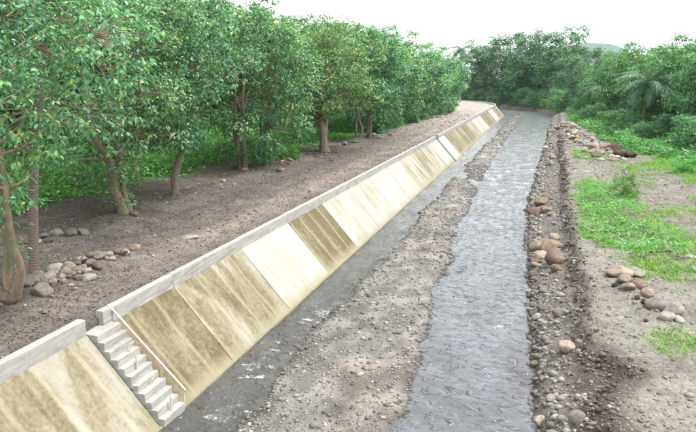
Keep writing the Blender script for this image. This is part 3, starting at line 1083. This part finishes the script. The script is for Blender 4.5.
v = along(11000, 9, 110, 2.0)
x = -10.3 - 8.5 * rng.random(len(v)) ** 0.95
dens = 0.35 + 0.65 * np.exp(-((x + 11.6) / 0.9) ** 2) + 0.6 * np.exp(-((x + 16.6) / 1.0) ** 2)
keep = rng.random(len(v)) < dens
x, v = x[keep], v[keep]
pebbles('path_pebbles', x, v, ground_z(x, v), np.clip(rng.lognormal(-3.0, 0.45, len(x)), 0.02, 0.2) * (0.8 + v / 70), 'small grey stones littering the dirt path behind the parapet')

# ------------------------------------------------------------------ leaves
LEAF_V = np.array([(0, 0, 0), (0.52, 0, 0.0), (1, 0, -0.20), (0.28, 0.24, 0.08), (0.68, 0.21, 0.02), (0.28, -0.24, 0.08), (0.68, -0.21, 0.02)])
LEAF_F = np.array([(0, 1, 3), (1, 4, 3), (1, 2, 4), (0, 5, 1), (1, 5, 6), (1, 6, 2)])
LEAF2_V = np.array([(0, 0, 0), (0.45, 0.30, 0.05), (1, 0, -0.12), (0.45, -0.30, 0.05)])
LEAF2_F = np.array([(0, 1, 2, 3)])
BLADE_V = np.array([(0, 0.045, 0), (0.6, 0.03, 0.0), (1, 0, -0.12), (0.6, -0.03, 0.0), (0, -0.045, 0)])
BLADE_F = np.array([(0, 4, 3), (0, 3, 1), (1, 3, 2)])


def leaf_geo(P, D, N, size, tv, tf, var):
    D = unit(D)
    Y = unit(np.cross(N, D))
    Z = np.cross(D, Y)
    s = size[:, None, None]
    L = tv[None] * s
    V = P[:, None] + L[..., 0:1] * D[:, None] + L[..., 1:2] * Y[:, None] + L[..., 2:3] * Z[:, None]
    F = (tf[None] + (np.arange(len(P)) * len(tv))[:, None, None]).reshape(-1, tf.shape[1])
    return V.reshape(-1, 3), F, np.repeat(var, len(tv))


def leaf_mesh(name, P, D, N, size, mat, fine=True, var=None, shape=None):
    tv, tf = shape if shape else ((LEAF_V, LEAF_F) if fine else (LEAF2_V, LEAF2_F))
    if var is None: var = rng.beta(2, 2, len(P))
    V, F, a = leaf_geo(P, D, N, size, tv, tf, var)
    return npmesh(name, V, F, mat, False, {'var': a})


def bent(p0, p1, n, wob, r, up=0.0):
    p0, p1 = np.asarray(p0, float), np.asarray(p1, float)
    t = np.linspace(0, 1, n)[:, None]
    P = p0 + (p1 - p0) * t
    L = np.linalg.norm(p1 - p0)
    P = P + np.sin(t * np.pi) * (r.normal(size=3) * wob * L + np.array([0, 0, up * L]))
    P[1:-1] += r.normal(size=(n - 2, 3)) * wob * 0.25 * L
    return P


def tree_meshes(seed, H, cr, cb, lobes, per_lobe, per_cl, leaf, mats, trunk_r=0.16, stems=1, lean=(0, 0), fine=True, lobe_r=0.36, top=0.9, droop=0.55, stem_spread=0.5, trunk_leaves=0):
    """returns trunk, branches and crown meshes of one tree with its foot at the origin"""
    r = np.random.default_rng(seed)
    tr, br = MB(), MB()
    axes = []
    for s in range(stems):
        a = r.uniform(0, 6.28)
        off = np.array([np.cos(a), np.sin(a), 0]) * (stem_spread if stems > 1 else 0)
        end = np.array([lean[0], lean[1], 0]) * H + off * 2.2 + np.array([0, 0, H * (top - 0.08 * s)])
        foot = off * 0.35
        n = 17
        P = bent(foot + [0, 0, -0.25], end, 9, 0.055, r)
        P = np.stack([np.interp(np.linspace(0, 8, n), np.arange(9), P[:, q]) for q in range(3)], 1)
        P[1:-1] += r.normal(0, 0.022, (n - 2, 3))
        tt = np.linspace(0, 1, n)
        rad = trunk_r * (0.92 ** s) * (1.0 - 0.86 * tt) * r.uniform(0.88, 1.14, n)
        rad[0] *= 1.5
        rad[1] *= 1.08
        tr.tube(P, rad, 9)
        axes.append(P)
    C, LR = [], []
    mid = np.array([lean[0] * H * 0.7, lean[1] * H * 0.7, (cb + H) / 2])
    hz = (H - cb) / 2
    k = 0
    while len(C) < lobes and k < 4000:
        k += 1
        d = unit(r.normal(size=3))
        q = r.uniform(0.30, 0.98) ** 0.7
        c = mid + d * q * np.array([cr, cr, hz])
        w = 1.0 - 0.25 * abs((c[2] - mid[2]) / hz)
        lr = cr * lobe_r * r.uniform(0.5, 1.25) * w
        if all(np.linalg.norm(c - e) > 0.56 * (lr + f) for e, f in zip(C, LR)):
            C.append(c)
            LR.append(lr)
    Ps, Ds, Ns, Ss, Vs = [], [], [], [], []
    for c, lr in zip(C, LR):
        ax = axes[r.integers(len(axes))]
        zs = ax[:, 2]
        zt = np.clip(c[2] - 0.25 * np.hypot(c[0] - ax[:, 0].mean(), c[1] - ax[:, 1].mean()) - r.uniform(0.2, 0.9), max(0.25 * H * top, 0.6), zs[-1] * 0.96)
        st = np.array([np.interp(zt, zs, ax[:, 0]), np.interp(zt, zs, ax[:, 1]), zt])
        rb = trunk_r * (1 - 0.8 * zt / zs[-1]) * 0.5
        B = bent(st, c, 6, 0.06, r, -0.05)
        br.tube(B, np.linspace(max(rb, 0.025), 0.014, 6), 5)
        n = max(6, int(per_lobe * (lr / (cr * lobe_r)) ** 2))
        out = unit(c - mid)
        d = unit(r.normal(size=(n, 3)) + 0.55 * out + np.array([0, 0, 0.30]))
        cp = c + d * (lr * r.uniform(0.55, 1.12, n))[:, None] * np.array([1.0, 1.0, 0.78])
        tone = r.normal(0, 0.10)
        for q in range(0, n, 4):
            br.tube(bent(c + (cp[q] - c) * 0.1, cp[q], 3, 0.05, r), [0.016, 0.011, 0.006], 4, False)
        m = per_cl
        az = r.uniform(0, 6.28, (n, 1)) + np.arange(m)[None] * 2.4 + r.normal(0, .25, (n, m))
        dirs = np.stack([np.cos(az), np.sin(az), -droop + r.normal(0, 0.35, (n, m))], -1) + 0.45 * d[:, None]
        dirs = unit(dirs)
        pos = cp[:, None] + dirs * leaf * r.uniform(0.1, 0.9, (n, m))[..., None] + r.normal(0, leaf * 0.35, (n, m, 3))
        nn = unit(np.array([0, 0, 1.0]) + 0.5 * d[:, None] + r.normal(0, 0.38, (n, m, 3)))
        Ps.append(pos.reshape(-1, 3)); Ds.append(dirs.reshape(-1, 3)); Ns.append(nn.reshape(-1, 3))
        Ss.append(leaf * r.uniform(0.65, 1.25, n * m))
        # young leaves at shoot tips are lighter
        Vs.append(np.clip(r.beta(2.2, 2.4, n * m) + tone + 0.10 * np.repeat(r.normal(0, 1, n), m), 0.01, 1.0))
    if trunk_leaves:
        for ax in axes:
            n = trunk_leaves
            zt = r.uniform(0.25, cb + 0.6, n)
            b = np.stack([np.interp(zt, ax[:, 2], ax[:, 0]), np.interp(zt, ax[:, 2], ax[:, 1]), zt], 1)
            az = r.uniform(0, 6.28, n)
            b = b + np.stack([np.cos(az), np.sin(az), 0 * az], 1) * r.uniform(0.05, 0.55, (n, 1))
            Ps.append(b); Ds.append(np.stack([np.cos(az), np.sin(az), r.normal(-.2, .4, n)], 1)); Ns.append(unit(np.array([0, 0, 1.]) + r.normal(0, .4, (n, 3))))
            Ss.append(leaf * r.uniform(0.6, 1.1, n)); Vs.append(r.beta(2.4, 2, n))
    crown = leaf_mesh('crown', np.concatenate(Ps), np.concatenate(Ds), np.concatenate(Ns), np.concatenate(Ss), mats[0], fine, np.concatenate(Vs))
    return tr.mesh('trunk', mats[1], True), br.mesh('branches', mats[1], True), crown


def tree(meshes, x, y, label, rz=0.0, sc=1.0, group=None, name='broadleaf_tree', cat='tree', z=None):
    o = empty(name, (x, y, gz(x, y) if z is None else z), rz, sc)
    tag(o, label, cat, group)
    for nm, me in zip(('trunk', 'branches', 'crown'), meshes):
        if me: link(nm, me, o)
    return o


LM = (M['leaf'], M['bark'])
PM = (M['leaf'], M['bark_pale'])
FM = (M['leaf_far'], M['bark_dark'])
DM = (M['leaf_dark'], M['bark_dark'])
LB = (M['leaf_b'], M['bark'])
PY = (M['leaf_y'], M['bark_pale'])
T = {}
T['pale'] = tree_meshes(301, 10.2, 3.8, 2.5, 38, 74, 9, 0.145, PM, 0.135, 2, (-0.05, 0.03), stem_spread=0.22, trunk_leaves=45)
T['multi'] = tree_meshes(302, 10.4, 4.0, 1.5, 40, 66, 9, 0.172, LM, 0.17, 3, (-0.06, 0.02), stem_spread=0.55, trunk_leaves=170)
T['single'] = tree_meshes(303, 11.0, 3.9, 2.4, 46, 54, 9, 0.195, LB, 0.20, 1, (-0.01, 0.0), lobe_r=0.31)
T['leaning'] = tree_meshes(304, 11.0, 4.4, 0.7, 54, 50, 9, 0.215, LM, 0.17, 2, (0.05, 0.03), stem_spread=0.45, trunk_leaves=120, lobe_r=0.30)
T['fork'] = tree_meshes(305, 10.6, 4.5, 2.2, 50, 48, 9, 0.225, PY, 0.36, 2, (0.04, -0.02), stem_spread=0.35, trunk_leaves=40, lobe_r=0.30)
T['thin'] = tree_meshes(306, 11.2, 4.1, 2.2, 48, 48, 9, 0.225, LM, 0.15, 2, (0.02, 0.02), stem_spread=0.45, lobe_r=0.30)
T['low'] = tree_meshes(307, 11.5, 4.6, 0.2, 36, 44, 9, 0.34, LM, 0.2, 2, (0.0, 0.0), lobe_r=0.34)
T['high'] = tree_meshes(309, 12.6, 4.4, 5.2, 38, 50, 9, 0.27, LM, 0.2, 1, (0.0, 0.0), lobe_r=0.30)
T['tall'] = tree_meshes(308, 13.0, 4.6, 1.2, 36, 46, 9, 0.33, LB, 0.24, 1, (0.0, 0.0))

# row of trees on the left bank, near to far
tree(T['pale'], -13.06, 12.93, 'nearest tree with pale knobbly forked trunk beside the ringed palm', 1.9)
tree(T['multi'], -16.35, 22.4, 'tree of several slanting stems sprouting leaves from its foot', 0.4)
tree(T['single'], -17.5, 28.1, 'upright tree with one straight brown trunk behind the slanting stems', 2.2)
tree(T['leaning'], -18.6, 38.3, 'bushy tree with low hanging leaves and two leaning stems', 0.2)
tree(T['leaning'], -19.3, 43.4, 'tree with rightward leaning stems just before the thick pale trunk', 1.3, 0.98)
tree(T['fork'], -17.05, 50.5, 'tree with thick pale trunk forking low above the stony path edge', 0.5)
tree(T['thin'], -16.9, 60.0, 'first of two slender trunked trees side by side past the forked trunk', 0.3)
tree(T['thin'], -16.4, 62.6, 'second of two slender trunked trees side by side past the forked trunk', 2.6, 0.95)
for q, (x, y, k, rz, s) in enumerate(((-19.0, 72, 'low', .5, 1.0), (-18.9, 81, 'low', 2.5, 1.0), (-18.6, 91, 'low', 4.0, 1.08), (-18.2, 101, 'low', 5.2, 1.0), (-17.8, 111, 'low', 1.1, 1.05), (-18.3, 121, 'low', 3.1, 0.95))):
    tree(T[k], x, y, 'leafy tree reaching down to the ground %s along the path upstream' % ('nearest', 'second', 'third', 'fourth', 'fifth', 'farthest')[q], rz, s, 'low leafed trees along the path')
# second and third rows behind
g, lb = 'trees behind the left bank row', 'tall green tree standing behind the left bank row'
for x, y, k, rz, s in ((-28, 10, 'tall', 0, .95), (-22.5, 24, 'high', 0.4, .95), (-23.5, 33.5, 'high', 1.4, 1.0), (-23, 46, 'high', 2.4, .96), (-21.5, 55.5, 'high', 3.4, .92), (-22, 66, 'high', 4.6, .95), (-20.5, 75, 'high', 5.6, .9), (-36, 21, 'tall', 2, 1.1), (-36, 29, 'low', 1, 1.2), (-35, 37, 'tall', 5, 1.1),
                       (-34, 45, 'tall', 2.2, 1.05), (-33, 53, 'tall', .6, 1.0), (-33, 61, 'tall', 3.6, 1.0), (-31, 70, 'tall', 1.9, 1.0), (-28, 77, 'tall', 5.1, .98), (-25, 84, 'tall', 0.8, .98),
                       (-24.5, 97, 'tall', 2.7, .98), (-24, 112, 'low', 4.4, 1.05), (-42, 47, 'low', 0.3, 1.3), (-42, 63, 'low', 2.3, 1.2), (-38, 80, 'tall', 1.3, 1.02),
                       (-45, 35, 'low', 4.3, 1.3), (-45, 24, 'low', 3.3, 1.25), (-33, 93, 'low', .9, 1.1), (-25, 126, 'low', 1.7, 1.05), (-34, 14, 'tall', 3.9, 1.05), (-48, 56, 'low', 1.1, 1.4)):
    tree(T[k], x, y, lb, rz, s, g)

# distant wood: bamboo like mass beyond the bend, mixed wood on the right bank
F1 = [tree_meshes(400 + q, 17, 6.2, 0.3, 52, 30, 7, 0.55, DM, 0.3, 1, (0, 0), fine=False, lobe_r=0.27) for q in range(3)]
F2 = [tree_meshes(410 + q, 11, 4.6, 0.3, 40, 38, 7, 0.38, FM, 0.22, 1, (0, 0), fine=False, lobe_r=0.30) for q in range(4)]
S1 = [tree_meshes(420 + q, 3.4, 2.3, -0.3, 26, 40, 8, 0.20, (M['leaf_low'] if q == 2 else M['leaf_far'], M['bark_dark']), 0.08, 2, (0, 0), fine=False, lobe_r=0.36, top=0.6) for q in range(3)]
k = 0
for X, v_, s in ((9.5, 151, .66), (8.5, 162, .78), (10.0, 172, .98), (9.0, 182, 1.22), (9.5, 193, 1.25), (10.5, 204, 1.12), (10, 216, .84), (10, 228, .8), (10, 241, .82), (17, 182, 1.3), (17, 170, .9), (18, 193, 1.3), (18, 206, 1.1), (18, 222, .86), (25, 158, .72), (18, 238, .86), (19, 254, .86), (11, 256, .8), (28, 200, 1.0)):
    x, y = from_river(X, v_)
    tree(F1[k % 3], float(x), float(y), 'dark feathery bamboo like tree beyond the river bend', k * 1.7, s, 'dark trees beyond the river bend', 'tall_tree')
    k += 1
k = 0
for x, y, s in ((10.2, 124, .78), (11.6, 112, .80), (13.6, 103, .84), (13.9, 94, .82), (16.0, 88, .86), (14.0, 121, .98), (12.0, 133, .9), (17.0, 78, .72), (12.5, 126, .85), (11.5, 140, .9), (16.5, 112, .8), (21, 104, 1.0), (17.5, 96, .82), (22.5, 88, 1.0), (28, 96, 1.1), (19.5, 80, .86), (26, 78, 1.08), (32, 84, 1.15), (23.5, 70, .95), (30, 70, 1.1), (36, 74, 1.15),
                (24.5, 62, .85), (29.5, 60, 1.05), (35.5, 62, 1.15), (22, 118, 1.0), (27, 112, 1.1), (34, 100, 1.2), (20, 132, 1.0), (28, 128, 1.1), (18, 146, .85), (25, 148, .8), (15, 156, .85), (40, 88, 1.2), (40, 110, 1.2), (34, 122, 1.2), (44, 72, 1.2), (25.5, 54, .8), (31, 52, 1.0)):
    tree(F2[k % 4], x, y, 'mid green tree in the mixed wood on the right bank', k * 2.1, (s * 1.08, s * 1.08, s * 1.2), 'wood on the right bank', 'woodland_tree')
    k += 1
k = 0
for x, y, s in ((14.4, 67, 1.0), (16.5, 62, 1.15), (18.0, 70, 1.3), (16.0, 75, 1.1), (13.8, 80, .85), (17.6, 57.5, 1.1), (19.8, 61, 1.4), (13.8, 92, 1.0), (12.6, 103, .95), (11.6, 112, 1.1), (14.5, 87, 1.1), (20.8, 66, 1.4), (20.6, 55, 1.2), (15.5, 100, 1.3), (10.2, 84, .75), (11.4, 79.5, .7), (8.9, 108, 1.0), (10.3, 97, .95), (9.6, 124, 1.1), (9.0, 136, 1.1), (8.6, 147, 1.0)):
    tree(S1[k % 2], x, y, 'rounded green bush overgrown at the edge of the right bank wood', k * 1.3, (s * 1.1, s * 1.1, s), 'bushes edging the right bank wood', 'bush', 'bush')
    k += 1
for q in range(15):
    x, y = from_river(5.3 + 0.7 * (q % 3), 152 + 6.6 * q)
    tree(S1[q % 2], float(x), float(y), 'dark bush overhanging the far water at the river bend', q * 1.9, (1.7, 1.7, 1.5), 'bushes at the river bend', 'bush', 'bush')
tree(S1[2], 10.6, 52.6, 'small round leafy bush alone on the bare soil at the right', 1.0, (.42, .42, .36), None, 'bush', 'bush')
tree(S1[2], 5.05, 41.0, 'upright dark leafy weed clump at the back of the grass patch', 2.0, (.36, .36, .52), None, 'weed_clump', 'plant')
for q, (x, y, s) in enumerate(((-17.8, 39.8, .42), (-17.2, 43.0, .36))):
    tree(S1[2], x, y, ('bright leafy bush under the bushy leaning tree', 'smaller bright bush near the leaning stems above the path')[q], q * 2.0, s, None, 'bush', 'bush')
for q, (x, y, s) in enumerate(((-17.2, 69.5, .5), (-17.3, 77, .6), (-17.0, 86, .6), (-16.6, 96, .6), (-16.3, 106, .6), (-16.2, 116, .6), (-16.8, 125, .6))):
    tree(S1[0], x, y, 'low dark bush at the tree feet along the upstream path, %s from the near end' % ('first', 'second', 'third', 'fourth', 'fifth', 'sixth', 'seventh')[q], q * 2.0, s, 'bushes along the upstream path', 'bush', 'bush')


# ------------------------------------------------------------------ palms
def frond_mesh(seed, L=3.6, leaflet=0.75, sag=0.75):
    r = np.random.default_rng(seed)
    n = 16
    t = np.linspace(0, 1, n)
    P = np.stack([L * (t - 0.12 * t ** 2), 0.04 * np.sin(t * 3) * L, 0.38 * L * t - sag * L * t ** 2.1], 1)
    mb = MB()
    mb.tube(P, np.linspace(0.035, 0.008, n), 5, False, 0.9)
    m = 46
    tt = np.linspace(0.10, 0.99, m)
    B = np.stack([np.interp(tt, t, P[:, k]) for k in range(3)], 1)
    T_ = unit(np.stack([np.gradient(np.interp(tt, t, P[:, k])) for k in range(3)], 1))
    for s in (-1, 1):
        side = np.array([0, s, 0.0])
        D = unit(side + 0.55 * T_ + np.array([0, 0, -0.45]) + r.normal(0, 0.12, (m, 3)))
        ln = leaflet * (0.35 + 0.65 * np.sin(np.clip(tt * 1.05, 0, 1) * np.pi) ** 0.6) * r.uniform(0.85, 1.1, m)
        tv = np.array([(0, 0.035, 0), (0.55, 0.032, -0.02), (1, 0, -0.16), (0.55, -0.032, -0.02), (0, -0.035, 0)])
        V, F, a = leaf_geo(B, D, unit(np.array([0, 0, 1.0]) + 0.3 * T_ + 0 * D), ln, tv, BLADE_F, r.beta(2, 2.2, m))
        mb.add(V, F, a)
    return mb.mesh('frond', M['frond'])


FR = [frond_mesh(500), frond_mesh(501, 3.3, 0.7, 1.0), frond_mesh(502, 3.4, 0.7, 0.55)]


def palm(x, y, h, label, seed, sc=1.0, top=(0, 0), n=18, trunk_r=0.15, tr_mat='bark_palm'):
    r = np.random.default_rng(seed)
    o = empty('coconut_palm', (x, y, gz(x, y)))
    tag(o, label, 'palm tree')
    tt = np.linspace(0, 1, 14)
    P = np.stack([top[0] * tt ** 1.6, top[1] * tt ** 1.6, -0.3 + (h + 0.3) * tt], 1)
    rad = trunk_r * (1 - 0.35 * tt)
    rad[0] *= 1.5
    link('trunk', MB().tube(P, rad, 10).mesh('trunk', M[tr_mat], True), o)
    for q in range(n):
        el = np.interp(q, [0, n - 1], [0.75, -0.55]) + r.normal(0, 0.12)
        f = link('frond', FR[q % 3], o, (P[-1][0], P[-1][1], P[-1][2] - 0.1), (0, -el, q * 2.399 + r.normal(0, .15)), (sc, sc, sc))
        f.rotation_euler = (r.normal(0, .15), -el, q * 2.399 + r.normal(0, .15))
    return o


palm(-13.7, 14.35, 8.9, 'coconut palm with ringed pinkish trunk rising out of the stone heap', 1, 1.0, (0.5, 1.4), 18, 0.155)
palm(-18.6, 150, 9.5, 'coconut palm with pale trunk at the far end of the path', 2, 1.55, (-.5, 0))
palm(-21.0, 176, 13.6, 'tall coconut palm left of the dark wood skyline', 3, 1.5)
palm(-15.5, 206, 14.5, 'coconut palm crown showing above the trees past the path end', 4, 1.5)
palm(-20, 214, 14.5, 'coconut palm crown nearest the dark tree mass', 5, 1.4)
palm(12.0, 86, 6.3, 'large coconut palm with spreading fronds in the right bank wood', 6, 1.3, (.2, 0), 26)
palm(9.6, 118, 5.6, 'smaller coconut palm between bushes left of the large palm', 7, 1.2, (0, 0), 22)
palm(14.6, 118, 9.6, 'coconut palm poking above the right wood skyline', 8, 1.2)


# ------------------------------------------------------------------ ground cover (uncountable)
def cover(name, x, y, base, size, hgt, label, mat, shape=None, lay=0.35, cat='plants', n_per=1):
    n = len(x)
    z = base + hgt * rng.random(n) ** 1.0
    az = rng.uniform(0, 6.28, n)
    D = np.stack([np.cos(az), np.sin(az), rng.normal(lay, 0.4, n)], 1)
    N = unit(np.array([0, 0, 1.0]) + rng.normal(0, 0.35, (n, 3)))
    var = np.clip(rng.beta(2, 2.2, n) + 0.25 * (fbm(x * 0.8, y * 0.8, 3, 131) - 0.5), 0, 1)
    o = link(name, leaf_mesh(name, np.stack([x, y, z], 1), D, N, size, mat, False, var, shape))
    return tag(o, label, cat, None, 'stuff')


# left undergrowth
n = 90000
y = 9 + 100 * rng.random(n) ** 1.6
x = -17.0 - 24 * rng.random(n) ** 1.1
gm = left_green(x, y)
keep = rng.random(n) < gm
x, y, gm = x[keep], y[keep], gm[keep]
hh = (0.15 + 1.0 * sstep(0.35, 0.7, fbm(x * 0.5, y * 0.5, 3, 141))) * gm * np.clip((-x - 17) / 6, 0.25, 1.1)
cover('undergrowth', x, y, ground_z(x, y), rng.uniform(0.14, 0.32, len(x)), hh, 'bright green fern like undergrowth behind the left tree row', M['leaf_low'])

# right weeds and grass
n = 120000
y = 16 + 52 * rng.random(n) ** 1.4
x = 1.6 + 13 * rng.random(n)
ga = grass_amount(x, y)
keep = rng.random(n) < ga ** 1.3
x, y, ga = x[keep], y[keep], ga[keep]
cn = fbm(x * 1.2, y * 1.0, 3, 153) - 0.5
core = (np.abs((x - np.interp(y, [24, 30, 42, 50], [4.9, 4.0, 3.4, 3.4])) / 1.7) + cn * 1.1 < 0.85) & (y + cn * 6 > 26) & (y < 45)
gzv = ground_z(x, y)
hw = 0.08 + 0.55 * sstep(0.38, 0.66, fbm(x * 0.9, y * 0.7, 3, 151))
cover('weeds', x[core], y[core], gzv[core], rng.uniform(0.08, 0.20, core.sum()), hw[core], 'bright green broad leafed weeds in the patch beside the right path', M['leaf_low'])
o_ = ~core
cover('grass', x[o_], y[o_], gzv[o_] - 0.02, rng.uniform(0.08, 0.22, o_.sum()) * (1 + y[o_] / 80), 0.03 + 0 * gzv[o_], 'short yellow green grass around the weed patch on the right bank', M['grass'], (BLADE_V * np.array([1, 1.6, 1]), BLADE_F), 1.0, 'grass')

# right far vines
n = 85000
y = 56 + 105 * rng.random(n) ** 1.3
X_ = 4.0 + 20 * rng.random(n)
line = np.interp(y, [30, 52, 66, 94, 137, 190], [13.5, 11.5, 9.0, 5.6, 4.9, 4.6])
keep = rng.random(n) < sstep(-0.6, 0.8, X_ - line + 3 * (fbm(X_ * .4, y * .3, 3, 161) - 0.5))
x, y = X_[keep], y[keep]
hh = 0.2 + 1.25 * sstep(0.3, 0.72, fbm(x * 0.35, y * 0.3, 3, 171))
cover('vines', x, y, ground_z(x, y), rng.uniform(0.22, 0.46, len(x)), hh, 'tangled bright green vines below the right bank wood', M['vine'])

# litter on the left bank
n = 22000
y = 9 + 60 * rng.random(n) ** 1.8
x = -10.4 - 11 * rng.random(n)
cover('leaf_litter', x, y, ground_z(x, y) + 0.012, rng.uniform(0.04, 0.11, n), 0.015 + 0 * x, 'dry fallen leaves and twigs on the left bank soil', M['litter'], None, 0.0, 'leaf litter')

# ------------------------------------------------------------------ labels told apart by their order along the scene
ORD = ('first second third fourth fifth sixth seventh eighth ninth tenth eleventh twelfth thirteenth fourteenth fifteenth sixteenth '
       'seventeenth eighteenth nineteenth twentieth twenty-first twenty-second').split()


def order(objs, text, key):
    for q, o in enumerate(sorted(objs, key=key)):
        o['label'] = text % ORD[q]


tops = [o for o in COL.objects if o.parent is None and 'group' in o]
left_right = lambda o: math.atan2(o.location.x, o.location.y)
bend = [o for o in tops if o['group'] == 'dark trees beyond the river bend']
order([o for o in bend if float(river_coords(o.location.x, o.location.y)[0]) < 12 and left_right(o) > -0.16], 'dark feathery tree at the far bend water, %s from the left in the front row', left_right)
order([o for o in tops if o['group'] == 'bushes edging the right bank wood'], 'rounded green bush edging the right bank wood, %s from the left', left_right)
order([o for o in tops if o['group'] == 'trees behind the left bank row' and o.location.x > -24 and o.location.y < 80], 'high crowned tree in the second row left, %s from the near end', lambda o: o.location.y)
order([o for o in tops if o['group'] == 'bushes at the river bend' and left_right(o) > -0.16], 'dark bush overhanging the far bend water, %s from the left', left_right)

# ------------------------------------------------------------------ haze
hz = MB().box(-2950, 2950, -420, 3050, -3, 190).mesh('haze', None)
bm_fix(hz)
hm = bpy.data.materials.new('haze')
hm.use_nodes = True
nt = hm.node_tree
nt.nodes.clear()
ho = nt.nodes.new('ShaderNodeOutputMaterial')
hv = nt.nodes.new('ShaderNodeVolumePrincipled')
hv.inputs['Color'].default_value = (0.80, 0.90, 1.0, 1)
hv.inputs['Density'].default_value = 0.00011
hv.inputs['Anisotropy'].default_value = 0.2
nt.links.new(hv.outputs[0], ho.inputs['Volume'])
hz.materials.append(hm)
tag(link('haze', hz), kind='stuff')
